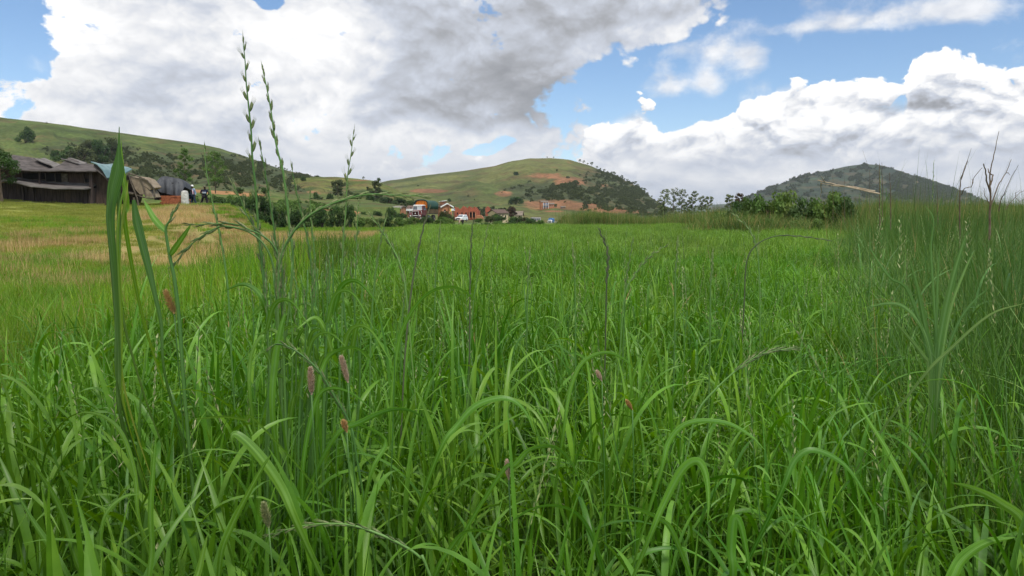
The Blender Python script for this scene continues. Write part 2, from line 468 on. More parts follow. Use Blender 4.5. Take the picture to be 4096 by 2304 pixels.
na, nr = 360, 190
ang = np.linspace(0, 2 * np.pi, na, endpoint=False)
rad = np.concatenate([[0.05], np.geomspace(.4, 9000, nr - 1)])
AA, RR = np.meshgrid(ang, rad, indexing='ij')
gx, gy = RR * np.sin(AA), RR * np.cos(AA)
gzv = gz(gx, gy)
I, J = np.meshgrid(np.arange(na), np.arange(nr - 1), indexing='ij')
q = np.stack([I * nr + J, I * nr + J + 1, ((I + 1) % na) * nr + J + 1, ((I + 1) % na) * nr + J], -1).reshape(-1, 4)
Z_straw = lambda x, y: (x < xb(y) - .5) & (y > 16) & (y < 46 + 6 * fbm(x * .2, y * .1, 2, 9)) & (x > -(6.5 + .33 * y) + 3.5 * (fbm(x * .25, y * .25, 3, 55) - .5)) & (x / np.maximum(y, .1) > -.50 + .10 * (fbm(x * .3, y * .2, 3, 8) - .5) * 2)
def Z_lawn(x, y): return (x < xb(y) - .5) & (y > 9) & (y < 64) & ~Z_straw(x, y)
fx, fy = gx.ravel(), gy.ravel()
straw_m = (sst(-(fx - xb(fy) + .5), 0, 1) * sst(fy, 13, 17) * (1 - sst(fy, 42, 48)) * sst(fx + 6.2 + .32 * fy, -3, 2))
lawn_m = sst(-(fx - xb(fy)), 0, 1.5) * sst(fy, 6, 12) * (1 - sst(fy, 62, 70)) * (1 - straw_m)
far_m = sst(np.hypot(fx, fy), 62, 80)
m_, n, out = base_mat('field_soil')
pb = n.new('ShaderNodeBsdfPrincipled'); pb.inputs['Roughness'].default_value = .95; pb.inputs['Specular IOR Level'].default_value = .1
g = n.new('ShaderNodeNewGeometry')
def attr(n, a):
    q_ = n.new('ShaderNodeAttribute'); q_.attribute_name = a; return q_.outputs['Fac']
n1 = n.noise(g.outputs['Position'], .35, 5, .6); n2 = n.noise(g.outputs['Position'], 3.0, 4, .6)
col = n.mix(n.mr(n2, .35, .65), (.035, .060, .015), (.060, .090, .022))
col = n.mix(attr(n, 'lawn'), col, n.mix(n.mr(n1, .35, .65), (.17, .21, .04), (.26, .27, .065)))
col = n.mix(attr(n, 'straw'), col, n.mix(n.mr(n2, .35, .65), (.36, .26, .11), (.24, .24, .07)))
nfz = n.noise(g.outputs['Position'], .06, 6, .65)
col = n.mix(attr(n, 'far'), col, n.mix(n.mr(nfz, .42, .60), (.075, .135, .028), (.14, .15, .05)))
n.put(pb.inputs['Base Color'], col)
n.link(pb.outputs[0], out.inputs[0])
me = mesh_np('ground', np.stack([fx, fy, gzv.ravel()], -1), q, [m_], {'lawn': lawn_m, 'straw': straw_m, 'far': far_m}, smooth=True)
tag(obj('ground', me), kind='structure')

# ------------------------------------------------------------------ hills
def hill_mat(name, green1, green2, dark, soil1, soil2, fine, sc):
    m_, n, out = base_mat(name)
    pb = n.new('ShaderNodeBsdfPrincipled'); pb.inputs['Roughness'].default_value = .95; pb.inputs['Specular IOR Level'].default_value = .08
    g = n.new('ShaderNodeNewGeometry')
    pos = g.outputs['Position']
    mp = n.new('ShaderNodeMapping'); mp.inputs['Scale'].default_value = (1, .6, 3.0); n.link(pos, mp.inputs[0])
    a = n.noise(mp.outputs[0], sc, 6, .62); b = n.noise(pos, sc * 5, 6, .68, w=2.0); c = n.noise(mp.outputs[0], sc * 2.2, 6, .7, w=7.0)
    col = n.mix(n.mr(a, .36, .62), green1, green2)
    col = n.mix(n.mr(n.m('ADD', n.m('MULTIPLY', attr(n, 'scrub'), .66), b), .56, .74, 0, .85), col, dark)
    d_ = n.noise(mp.outputs[0], sc * 3.3, 6, .72, w=12.0)
    col = n.mix(n.mr(d_, .48, .66, 0, .75), col, (.125, .088, .042))
    so = n.mix(n.mr(b, .35, .65), soil1, soil2)
    col = n.mix(n.mr(n.m('ADD', attr(n, 'soil'), n.m('MULTIPLY', n.m('SUBTRACT', c, .5), 1.5)), .42, .66, 0, .9), col, so)
    hs = n.new('ShaderNodeHueSaturation'); n.put(hs.inputs['Value'], n.m('MULTIPLY', n.mr(n.noise(pos, fine, 4, .7, w=1.0), .3, .7, .70, 1.30), n.mr(n.noise(pos, sc * 2.4, 5, .65, w=21.0), .32, .68, .72, 1.25))); n.put(hs.inputs['Color'], col)
    n.put(pb.inputs['Base Color'], hs.outputs[0])
    bp_ = n.new('ShaderNodeBump'); bp_.inputs['Strength'].default_value = .6; bp_.inputs['Distance'].default_value = 2 / (sc * 60)
    n.link(b, bp_.inputs['Height']); n.link(bp_.outputs[0], pb.inputs['Normal'])
    n.link(pb.outputs[0], out.inputs[0])
    return m_

def blobs(sx, sy, lst):
    v = np.zeros_like(sx)
    for (cx, cy, rx, ry, a) in lst:
        v = np.maximum(v, a * np.exp(-((sx - cx) / rx) ** 2 - ((sy - cy) / (ry * 1.15)) ** 2))
    return v

HILLS = {}
def hill(name, ridge, Db, Dr, base_sy, mt, soil=(), scrub=(), rough=1.0, ncol=420, nrow=90, p=1.35, seed=1, scrub0=0.0, soil0=0.0, label=None):
    rx = np.array([r[0] for r in ridge], float); ry = np.array([r[1] for r in ridge], float)
    cx = np.linspace(rx[0], rx[-1], ncol)
    # smooth the ridge polyline
    cy = np.interp(cx, rx, ry)
    k = max(3, int(ncol * .02)) | 1
    ker = np.hanning(k + 2)[1:-1]; ker /= ker.sum()
    cy = np.convolve(np.pad(cy, k // 2, mode='edge'), ker, mode='valid')
    cy = cy + (fbm(cx / 40, cx * 0, 4, seed) - .5) * 3.0 * rough
    hx = (cx / 4 - 512) / FPX; hy = -(cy / 4 - 288) / FPX
    er = (-SP + hy * CP) / (CP + hy * SP)           # tan elevation
    dirx = hx / (CP + hy * SP)
    hb = -(base_sy / 4 - 288) / FPX
    eb = (-SP + hb * CP) / (CP + hb * SP)
    t = np.linspace(0, 1, nrow)
    T, ER = np.meshgrid(t, er); _, DX = np.meshgrid(t, dirx); _, CX = np.meshgrid(t, cx)
    h_ = 1 - (1 - T) ** p
    Yv = Db + (Dr - Db) * T
    e = eb + (ER - eb) * h_
    amp = np.abs(ER - eb) * .16 * rough
    nz = fbm(CX / 130 + T * .7, T * 5 + CX / 900, 5, seed + 3) - .5
    gul = np.abs(fbm(CX / 90, T * 1.3 + CX / 400, 4, seed + 9) - .5)
    e = e + amp * (nz * 1.6 - gul * .6) * np.sin(np.pi * np.clip(T, 0, 1)) ** .7
    e = np.minimum(e, ER - (ER - eb) * (1 - T) * .12)
    z = CAMZ + e * Yv
    X = DX * Yv
    # the far side falls away
    nb_ = 8
    tb = np.linspace(0, 1, nb_ + 1)[1:]
    TB, _ = np.meshgrid(tb, er)
    Yb = Dr + (Dr - Db) * .9 * TB
    zb = z[:, -1:] * (1 - TB ** 1.3) - 3 * TB
    Xb = dirx[:, None] * Yb
    X = np.concatenate([X, Xb], 1); Yv = np.concatenate([Yv, Yb], 1); z = np.concatenate([z, zb], 1)
    z[:, 0] -= 3 + Db * .01
    nc, nr_ = X.shape
    I, J = np.meshgrid(np.arange(nc - 1), np.arange(nr_ - 1), indexing='ij')
    q = np.stack([I * nr_ + J, (I + 1) * nr_ + J, (I + 1) * nr_ + J + 1, I * nr_ + J + 1], -1).reshape(-1, 4)
    Vv = np.stack([X, Yv, z], -1).reshape(-1, 3)
    sx, sy = proj_np(Vv[:, 0], Vv[:, 1], Vv[:, 2])
    so = np.maximum(blobs(sx, sy, soil), soil0); sc = np.maximum(blobs(sx, sy, scrub), scrub0)
    me = mesh_np(name, Vv, q, [mt], {'soil': so, 'scrub': sc}, smooth=True)
    o = tag(obj(name, me), kind='structure')
    HILLS[name + str(seed)] = (X[:, :nrow], Yv[:, :nrow], z[:, :nrow], sx.reshape(nc, nr_)[:, :nrow], sy.reshape(nc, nr_)[:, :nrow], sc.reshape(nc, nr_)[:, :nrow])
    return o

HM_left = hill_mat('left_hill', (.064, .094, .028), (.098, .132, .036), (.050, .064, .030), (.30, .22, .14), (.20, .13, .08), .5, .020)
HM_low = hill_mat('terrace', (.070, .115, .026), (.110, .145, .034), (.040, .065, .020), (.36, .19, .085), (.26, .13, .06), 1.2, .06)
HM_mid = hill_mat('mid_hill', (.095, .125, .030), (.150, .160, .042), (.050, .080, .026), (.25, .13, .07), (.20, .12, .06), .6, .022)
HM_cen = hill_mat('centre_hill', (.072, .096, .028), (.126, .136, .042), (.050, .062, .028), (.27, .125, .065), (.18, .095, .048), .25, .009)
HM_right = hill_mat('right_hill', (.046, .080, .042), (.066, .098, .048), (.034, .050, .028), (.16, .12, .09), (.12, .09, .06), .12, .005)
HM_far = hill_mat('far_hill', (.07, .10, .06), (.09, .12, .07), (.05, .07, .05), (.1, .1, .1), (.1, .1, .1), .05, .002)

hill('hill_far', [(2500, 860), (2700, 832), (2800, 822), (2860, 818), (2905, 814), (2980, 822), (3060, 800), (3200, 790), (3400, 800), (3900, 840), (4400, 860)], 2600, 3400, 870, HM_far, seed=5, ncol=200, nrow=30, scrub0=.3)
hill('hill_right', [(2780, 868), (2850, 850), (2950, 806), (3050, 762), (3150, 724), (3200, 704), (3332, 678), (3400, 662), (3460, 655), (3520, 660), (3586, 678), (3697, 718), (3840, 765), (3973, 812), (4061, 832), (4250, 850), (4500, 866)],
     900, 1700, 872, HM_right, soil=[(3200, 760, 60, 30, .4)], scrub=[(3700, 760, 220, 80, 1.0), (3450, 700, 200, 60, .5), (3000, 820, 200, 60, .5)], seed=4, scrub0=.35)
hill('hill_centre', [(1250, 800), (1450, 742), (1560, 722), (1700, 700), (1850, 685), (1980, 664), (2040, 645), (2120, 634), (2200, 632), (2280, 640), (2360, 662), (2450, 700), (2540, 740), (2600, 785), (2640, 815), (2720, 850), (2800, 870), (2900, 880)],
     270, 820, 890, HM_cen,
     soil=[(2290, 722, 100, 26, .80), (2170, 703, 150, 16, .72), (2400, 745, 70, 18, .62), (2060, 690, 120, 16, .45), (2280, 650, 60, 14, .5), (1705, 763, 85, 8, 1.3), (2015, 775, 50, 12, .85), (2200, 815, 150, 24, .78), (2330, 828, 130, 19, .85), (2450, 843, 150, 14, .8), (2220, 845, 60, 6, .8), (2120, 800, 40, 10, .4), (2560, 850, 80, 10, .55), (1850, 700, 60, 5, .4), (2020, 700, 60, 8, .5)],
     scrub=[(2480, 780, 200, 60, 1.0), (2300, 770, 200, 40, .95), (2450, 715, 120, 35, .95), (2100, 760, 100, 20, .5), (2600, 830, 90, 40, .9), (1850, 790, 100, 25, .25), (1950, 855, 120, 15, .7)], seed=3, ncol=620, nrow=140, soil0=.27)
hill('hill_mid', [(850, 800), (1000, 772), (1100, 738), (1180, 714), (1260, 709), (1350, 708), (1420, 714), (1500, 724), (1560, 745), (1620, 778), (1690, 830), (1760, 868), (1850, 884)],
     150, 330, 884, HM_mid, soil=[(1240, 773, 55, 14, .75), (1400, 760, 110, 20, .5), (1500, 750, 70, 14, .5), (1440, 722, 70, 5, .6), (1430, 800, 110, 14, .45), (1560, 800, 60, 20, .5)],
     scrub=[(1160, 770, 80, 18, .8), (1370, 780, 60, 40, .6), (1580, 830, 140, 20, 1.0), (1250, 820, 200, 14, .6), (1500, 775, 60, 25, .6)], seed=2, ncol=420, nrow=100)
hill('hill_left', [(-900, 330), (-500, 400), (-200, 444), (0, 469), (200, 492), (400, 520), (600, 548), (800, 576), (880, 594), (960, 618), (1100, 668), (1200, 694), (1290, 712), (1400, 730), (1500, 752), (1600, 800)],
     135, 430, 830, HM_left, soil=[(700, 645, 80, 12, .35), (600, 680, 60, 8, .35), (530, 575, 60, 8, .2)],
     scrub=[(420, 620, 130, 40, .8), (700, 690, 250, 40, .75), (950, 690, 180, 55, 1.0), (1200, 730, 150, 30, .95), (600, 640, 160, 35, .6), (250, 600, 120, 30, .4)], seed=1, ncol=560, nrow=130)
hill('hillside_terrace', [(-900, 690), (-300, 720), (0, 735), (300, 742), (600, 745), (740, 756), (900, 764), (1080, 778), (1200, 800), (1350, 832), (1500, 858), (1700, 880)],
     78, 128, 884, HM_low, soil=[(760, 762, 110, 9, 1.2), (900, 770, 130, 8, 1.2), (1010, 782, 80, 7, 1.0), (1180, 810, 60, 6, .6), (1400, 850, 90, 9, .8), (1320, 838, 50, 6, .6)],
     scrub=[(900, 800, 150, 10, .5), (1150, 830, 200, 20, .6)], seed=6, ncol=420, nrow=70, p=1.6, rough=.8)

# ------------------------------------------------------------------ foliage building blocks
def leaf_cloud(centers, radii, n, size, seed=0, flat=.75, tri=False):
    """n small leaf faces scattered through clumps"""
    r = np.random.default_rng(seed)
    centers = np.asarray(centers, float); radii = np.asarray(radii, float)
    wgt = radii ** 2; wgt = wgt / wgt.sum()
    idx = r.choice(len(centers), n, p=wgt)
    d = r.normal(size=(n, 3)); d /= np.linalg.norm(d, axis=1)[:, None]
    rr = radii[idx] * r.random(n) ** .42
    c = centers[idx] + d * rr[:, None] * np.array([1, 1, flat])
    nrm = d * .9 + r.normal(size=(n, 3)) * .7 + np.array([0, 0, .35]); nrm /= np.linalg.norm(nrm, axis=1)[:, None]
    a = np.cross(nrm, r.normal(size=(n, 3))); a /= np.linalg.norm(a, axis=1)[:, None]
    b = np.cross(nrm, a)
    s1 = size * (.6 + .8 * r.random(n)); s2 = s1 * (.35 + .4 * r.random(n))
    v = np.stack([c + a * s1[:, None], c + b * s2[:, None], c - a * s1[:, None], c - b * s2[:, None]], 1).reshape(-1, 3)
    f = np.arange(4 * n).reshape(-1, 4)
    clump = r.random(len(centers))
    tint = np.clip(.55 * clump[idx] + .45 * r.random(n), 0, 1)
    return v, f, np.repeat(tint, 4)

def bush_mesh(name, m_, n=900, size=.09, seed=0, w_=1.0, h=1.0, lobes=16):
    r = np.random.default_rng(seed)
    cs, rs = [], []
    for i in range(lobes):
        a = r.random() * 6.28; q_ = r.random() ** .6
        z = h * (.18 + .72 * r.random()); k = math.sqrt(max(.05, 1 - (z / h) ** 2 * .8))
        cs.append((math.cos(a) * q_ * w_ * .72 * k, math.sin(a) * q_ * w_ * .72 * k, z)); rs.append((.16 + .20 * r.random()) * (w_ + h) * .5)
    v, f, t = leaf_cloud(cs, rs, n, size, seed)
    v[:, 2] = np.maximum(v[:, 2], .0)
    return mesh_np(name, v, f, [m_], {'tint': t})

bush_protos = {}
def bush_proto(kind):
    if kind not in bush_protos:
        m_ = {'dark': M_bush, 'light': M_bush2, 'brown': M_brownbush, 'scrub': M_scrub, 'reedy': M_tallfar}[kind]
        bush_protos[kind] = [(bush_mesh('foliage', m_, 2600, .055, 100 + i, 1.0, 1.0, 22), bush_stems(i)) for i in range(3)]
    return bush_protos[kind]
def bush_stems(seed):
    r = random.Random(seed); b = MB()
    for k in range(6):
        a = r.random() * 6.28; l = .35 + .3 * r.random()
        b.tube([(0, 0, -.05), (math.cos(a) * l * .4, math.sin(a) * l * .4, .3), (math.cos(a) * l, math.sin(a) * l, .65)], [.035, .025, .008], 5)
    me = bpy.data.meshes.new('stems'); me.from_pydata(b.v, [], b.f); me.materials.append(M_bark)
    return me
def bush(sx, Y, w_px, h_px, kind='dark', label='', group=None, base=None, name='bush', cat='bush', i=0):
    """w_px, h_px: size in photo px (4096)"""
    k = Y / FPX / 4
    p = on_ground(sx, Y) if base is None else Vector(base)
    pr = bush_proto(kind)[i % 3]
    o = thing(name, label, cat, p, (sx * 7.3 + Y) % 6.28, group)
    o.scale = (w_px * k / 2 / .95, w_px * k / 2 / .95, h_px * k / 1.0)
    obj('foliage', pr[0], o); obj('stems', pr[1], o)
    return o

def tree(name, label, p, height, crown_w, trunk_r, kind, seed, group=None, crown_base=.3, nl=4200, leaf=.09, lobes=16, lean=0.0, cat='tree'):
    """tapered trunk with limbs; foliage clumps around the limb ends"""
    r = random.Random(seed); o = thing(name, label, cat, p, 0, group)
    m_ = {'dark': M_bush, 'light': M_bush2, 'euc': M_euc, 'scrub': M_scrub, 'brown': M_brownbush}[kind]
    b = MB(); top = Vector((lean * height, 0, height * .93))
    tr = [Vector((0, 0, -.2)), Vector((lean * height * .2 + r.uniform(-.02, .02) * height, r.uniform(-.02, .02) * height, height * .3)),
          Vector((lean * height * .55 + r.uniform(-.03, .03) * height, 0, height * .62)), top]
    b.tube(tr, [trunk_r, trunk_r * .75, trunk_r * .45, trunk_r * .12], 7)
    cs, rs = [tuple(top)], [crown_w * .16]
    euc = kind == 'euc'
    for i in range(lobes):
        t = crown_base + (1 - crown_base) * (i + .5) / lobes * .95
        base_ = tr[0].lerp(tr[1], t / .32) if t < .32 else (tr[1].lerp(tr[2], (t - .32) / .34) if t < .66 else tr[2].lerp(tr[3], (t - .66) / .34))
        a = i * 2.4 + r.uniform(-.5, .5)
        shp = math.sin(math.pi * min(1, max(.12, (t - crown_base) / (1 - crown_base) * .8 + .2))) ** .6
        L = crown_w * .5 * (shp if not euc else .75) * r.uniform(.45, 1.0)
        end = base_ + Vector((math.cos(a) * L, math.sin(a) * L, L * r.uniform(.25, .7)))
        mid = base_.lerp(end, .5) + Vector((0, 0, -.04 * L))
        b.tube([base_, mid, end], [trunk_r * .3, trunk_r * .18, trunk_r * .06], 5)
        cs += [tuple(end), tuple(mid.lerp(end, .4))]; rs += [crown_w * r.uniform(.10, .19) * (.8 if euc else 1), crown_w * r.uniform(.07, .12)]
    b.build('trunk', M_bark, o)
    v, f, t = leaf_cloud(cs, rs, nl, leaf, seed, .8)
    obj('crown', mesh_np('crown', v, f, [m_], {'tint': t}), o)
    return o

# ------------------------------------------------------------------ instanced stuff
def scatter(name, label, cat, variants, pts, rot, scl, idx):
    """one object of uncountable stuff: variants instanced on points"""
    coll = bpy.data.collections.new(name + '_kit')
    for i, me_ in enumerate(variants):
        v_ = bpy.data.objects.new('%s_kit_%02d' % (name, i), me_); coll.objects.link(v_)
    me_ = bpy.data.meshes.new(name)
    me_.vertices.add(len(pts)); me_.vertices.foreach_set('co', np.asarray(pts, np.float32).ravel())
    a = me_.attributes.new('rot', 'FLOAT_VECTOR', 'POINT'); a.data.foreach_set('vector', np.asarray(rot, np.float32).ravel())
    a = me_.attributes.new('scl', 'FLOAT_VECTOR', 'POINT'); a.data.foreach_set('vector', np.asarray(scl, np.float32).ravel())
    a = me_.attributes.new('idx', 'INT', 'POINT'); a.data.foreach_set('value', np.asarray(idx, np.int32))
    o = obj(name, me_); tag(o, label, cat, kind='stuff')
    ng = bpy.data.node_groups.new(name + '_scatter', 'GeometryNodeTree')
    ng.interface.new_socket('Geometry', in_out='INPUT', socket_type='NodeSocketGeometry')
    ng.interface.new_socket('Geometry', in_out='OUTPUT', socket_type='NodeSocketGeometry')
    gi = ng.nodes.new('NodeGroupInput'); go = ng.nodes.new('NodeGroupOutput')
    ip = ng.nodes.new('GeometryNodeInstanceOnPoints'); ci = ng.nodes.new('GeometryNodeCollectionInfo')
    ci.inputs['Collection'].default_value = coll
    ci.inputs['Separate Children'].default_value = True; ci.inputs['Reset Children'].default_value = True
    def na_(nm, ty):
        q_ = ng.nodes.new('GeometryNodeInputNamedAttribute'); q_.data_type = ty; q_.inputs['Name'].default_value = nm
        return [s_ for s_ in q_.outputs if s_.enabled and s_.name == 'Attribute'][0]
    ng.links.new(gi.outputs[0], ip.inputs['Points']); ng.links.new(ci.outputs[0], ip.inputs['Instance'])
    ip.inputs['Pick Instance'].default_value = True
    ng.links.new(na_('idx', 'INT'), ip.inputs['Instance Index'])
    ng.links.new(na_('rot', 'FLOAT_VECTOR'), ip.inputs['Rotation'])
    ng.links.new(na_('scl', 'FLOAT_VECTOR'), ip.inputs['Scale'])
    ng.links.new(ip.outputs[0], go.inputs[0])
    md = o.modifiers.new('scatter', 'NODES'); md.node_group = ng
    return o

def strips(base, az, th0, th1, L, Wd, segs, pw=1.4, twist=None, fold=.25, wide=None, prof='leaf', tint=None, r=None):
    """many ribbon blades at once. base (n,3); returns V,F,tint,along"""
    n = len(base); s_ = np.linspace(0, 1, segs + 1)
    th = th0[:, None] + (th1 - th0)[:, None] * s_[None, :] ** pw
    ds = (L / segs)[:, None]
    hx = np.concatenate([np.zeros((n, 1)), np.cumsum(np.sin(th[:, :-1]) * ds, 1)], 1)
    hz = np.concatenate([np.zeros((n, 1)), np.cumsum(np.cos(th[:, :-1]) * ds, 1)], 1)
    ca, sa = np.cos(az)[:, None], np.sin(az)[:, None]
    c = np.stack([base[:, 0:1] + hx * ca, base[:, 1:2] + hx * sa, base[:, 2:3] + hz], -1)
    tw = np.zeros((n, segs + 1)) if twist is None else twist[:, None] * s_[None, :]
    side = np.stack([-sa * np.ones_like(hx), ca * np.ones_like(hx), np.zeros_like(hx)], -1)
    nrm = np.stack([-np.cos(th) * ca, -np.cos(th) * sa, np.sin(th)], -1)
    sd_ = side * np.cos(tw)[..., None] + nrm * np.sin(tw)[..., None]
    nr2 = np.cross(side, nrm); nr3 = nrm * np.cos(tw)[..., None] - side * np.sin(tw)[..., None]
    if prof == 'leaf': pf = np.minimum(1, .45 + s_ * 3.0) * (1 - s_ ** 2.6)
    elif prof == 'stem': pf = 1 - .4 * s_
    else: pf = 1 - s_ ** 1.5
    pf = np.maximum(pf, .03)
    hw = (Wd[:, None] * .5) * pf[None, :]
    if fold is None:
        v = np.stack([c - sd_ * hw[..., None], c + sd_ * hw[..., None]], 2); k = 2
    else:
        v = np.stack([c - sd_ * hw[..., None] + nr3 * (hw * fold)[..., None], c, c + sd_ * hw[..., None] + nr3 * (hw * fold)[..., None]], 2); k = 3
    v = v.reshape(-1, 3)
    per = (segs + 1) * k
    f = []
    for i in range(segs):
        for j in range(k - 1):
            a = i * k + j; f.append((a, a + 1, a + k + 1, a + k))
    f = np.array(f)[None] + (np.arange(n) * per)[:, None, None]
    if tint is None: tint = np.random.default_rng(1).random(n)
    return v, f.reshape(-1, 4), np.repeat(tint, per), np.tile(np.repeat(s_, k), n)

def merge(parts):
    V_, F_, T_, A_, M_ = [], [], [], [], []; b = 0
    for p in parts:
        v, f, t, a = p[:4]; mi = p[4] if len(p) > 4 else 0
        V_.append(v); F_.append(f + b); T_.append(t); A_.append(a); M_.append(np.full(len(f), mi)); b += len(v)
    return np.concatenate(V_), np.concatenate(F_), np.concatenate(T_), np.concatenate(A_), np.concatenate(M_)
def strip_mesh(name, parts, mats):
    v, f, t, a, mi = merge(parts)
    return mesh_np(name, v, f, mats, {'tint': t, 'along': a}, smooth=True, mi=mi)

def crop_patch(seed, size, nplants, leaves, segs, fold, hmin, hmax, wl, m_, wid=(.008, .014), stemw=.004, droop=.68):
    r = np.random.default_rng(seed)
    bx, by = (r.random(nplants) - .5) * size, (r.random(nplants) - .5) * size
    H = r.uniform(hmin, hmax, nplants); saz = r.random(nplants) * 6.28; lean = r.uniform(0, .22, nplants)
    base = np.stack([bx, by, np.zeros(nplants)], -1)
    pt = r.random(nplants)
    parts = [strips(base, saz, lean * .3, lean * 1.6, H, np.full(nplants, stemw), 4, 1.0, None, None, prof='stem', tint=pt * .6)]
    for k in range(leaves):
        t = .22 + .72 * (k + r.random(nplants) * .8) / leaves
        t = np.clip(t, .1, .98)
        hh = H * t
        b = base + np.stack([np.cos(saz) * hh * lean * .5, np.sin(saz) * hh * lean * .5, hh * .98], -1)
        az = saz + k * 2.6 + r.normal(0, .6, nplants)
        dp = r.random(nplants) < droop; th0 = np.where(dp, r.uniform(.15, .75, nplants), r.uniform(.05, .35, nplants)); th1 = th0 + np.where(dp, r.uniform(1.1, 2.5, nplants), r.uniform(.1, .9, nplants))
        L = r.uniform(*wl, nplants) * (1.0 if k < leaves - 1 else .85)
        Wd = r.uniform(*wid, nplants)
        parts.append(strips(b, az, th0, th1, L, Wd, segs, r.uniform(1.0, 2.0), r.normal(0, .7, nplants), fold, tint=np.clip(pt * .45 + r.random(nplants) * .55, 0, 1)))
    return strip_mesh('crop_patch', parts, [m_])
def blade_patch(seed, size, nb_, Lr, Wr, segs, m_, th0=(.0, .35), dth=(.1, 1.0), fold=None, clump=0.0, extra=None, name='grass_patch'):
    r = np.random.default_rng(seed)
    if clump:
        nc = max(3, int(nb_ * .03)); cc = (r.random((nc, 2)) - .5) * size; ci = r.integers(0, nc, nb_)
        xy = cc[ci] + r.normal(0, clump, (nb_, 2))
    else: xy = (r.random((nb_, 2)) - .5) * size
    base = np.concatenate([xy, np.zeros((nb_, 1))], 1)
    a0 = r.uniform(*th0, nb_)
    parts = [strips(base, r.random(nb_) * 6.28, a0, a0 + r.uniform(*dth, nb_), r.uniform(*Lr, nb_), r.uniform(*Wr, nb_), segs, 1.5, r.normal(0, .6, nb_), fold, prof='taper' if fold is None else 'leaf', tint=r.random(nb_))]
    if extra: parts += extra(r, base)
    return strip_mesh(name, parts, [m_])

def grid_points(y0, y1, step, inside, seed, xw=.95, jit=.5, density=None):
    """jittered grid points over the ground in front of the camera"""
    r = np.random.default_rng(seed)
    ys = np.arange(y0, y1, step); xs = np.arange(-xw * y1 - 2, xw * y1 + 2, step)
    X, Y_ = np.meshgrid(xs, ys); X = X.ravel() + r.uniform(-jit, jit, X.size) * step; Y_ = Y_.ravel() + r.uniform(-jit, jit, Y_.size) * step
    k = (np.abs(X) < .92 * Y_ + 2.2) & inside(X, Y_)
    return X[k], Y_[k], r

def place(name, label, cat, variants, sets, dz=-.01, hvar=(.85, 1.15), tilt=.05, hfun=None):
    P_, R_, S_, I_ = [], [], [], []
    for (X, Y_, r, vi, sc) in sets:
        n = len(X)
        hs = r.uniform(*hvar, n) * sc
        if hfun is not None: hs = hs * hfun(X, Y_)
        P_.append(np.stack([X, Y_, gz(X, Y_) + dz], -1))
        R_.append(np.stack([r.normal(0, tilt, n), r.normal(0, tilt, n), r.random(n) * 6.28], -1))
        S_.append(np.stack([np.full(n, sc), np.full(n, sc), hs], -1)); I_.append(r.choice(vi, n))
    return scatter(name, label, cat, variants, np.concatenate(P_), np.concatenate(R_), np.concatenate(S_), np.concatenate(I_))
#==STUFF==
# ---- crop field
M_bright = leaf_mat('young_crop', [(.17, .30, .020), (.24, .40, .030), (.32, .48, .05)], .55, .25, .4)
def blade_patch_(sd_): return blade_patch(sd_, 1.6, 800, (.30, .52), (.012, .018), 3, M_bright, (.0, .3), (.0, .8))
cropA = [crop_patch(10 + i, .45, 36, 4, 12, .28, .34, .66, (.17, .36), M_crop, (.0055, .0140), .0045) for i in range(5)]
cropB = [crop_patch(20 + i, .9, 110, 4, 6, None, .36, .56, (.18, .32), M_cropmid, (.008, .013)) for i in range(4)]
cropC = [crop_patch(30 + i, 1.6, 300, 3, 4, None, .36, .60, (.16, .30), M_cropfar, (.009, .016), .006) for i in range(4)]
def in_crop(x, y): return (x > xb(y) + .35) & (x < xr(y) + .3 + .5 * fbm(x, y, 2, 3)) & (y < 62)
s1 = grid_points(.45, 4.2, .27, lambda x, y: in_crop(x, y) & (np.hypot(x, y) > .72), 1)
s2 = grid_points(4.0, 13, .62, in_crop, 2)
s3 = grid_points(12.6, 55, 1.1, in_crop, 3)
cropD = [blade_patch_(35 + i) for i in range(2)]
s3b = grid_points(55, 64, 1.1, in_crop, 33)
cvar = lambda x, y: (.72 + .56 * fbm(x * .35, y * .35, 3, 21)) * (1.12 - .12 * sst(y, 1.5, 3.5))
place('crop_grass', 'broad bladed green crop grass covering the field in the middle', 'grass', cropA + cropB + cropC + cropD,
      [(*s1, [0, 1, 2, 3, 4], 1.0), (*s2, [5, 6, 7, 8], 1.0), (*s3, [9, 10, 11, 12], 1.0), (*s3b, [13, 14], 1.0)], hfun=cvar)

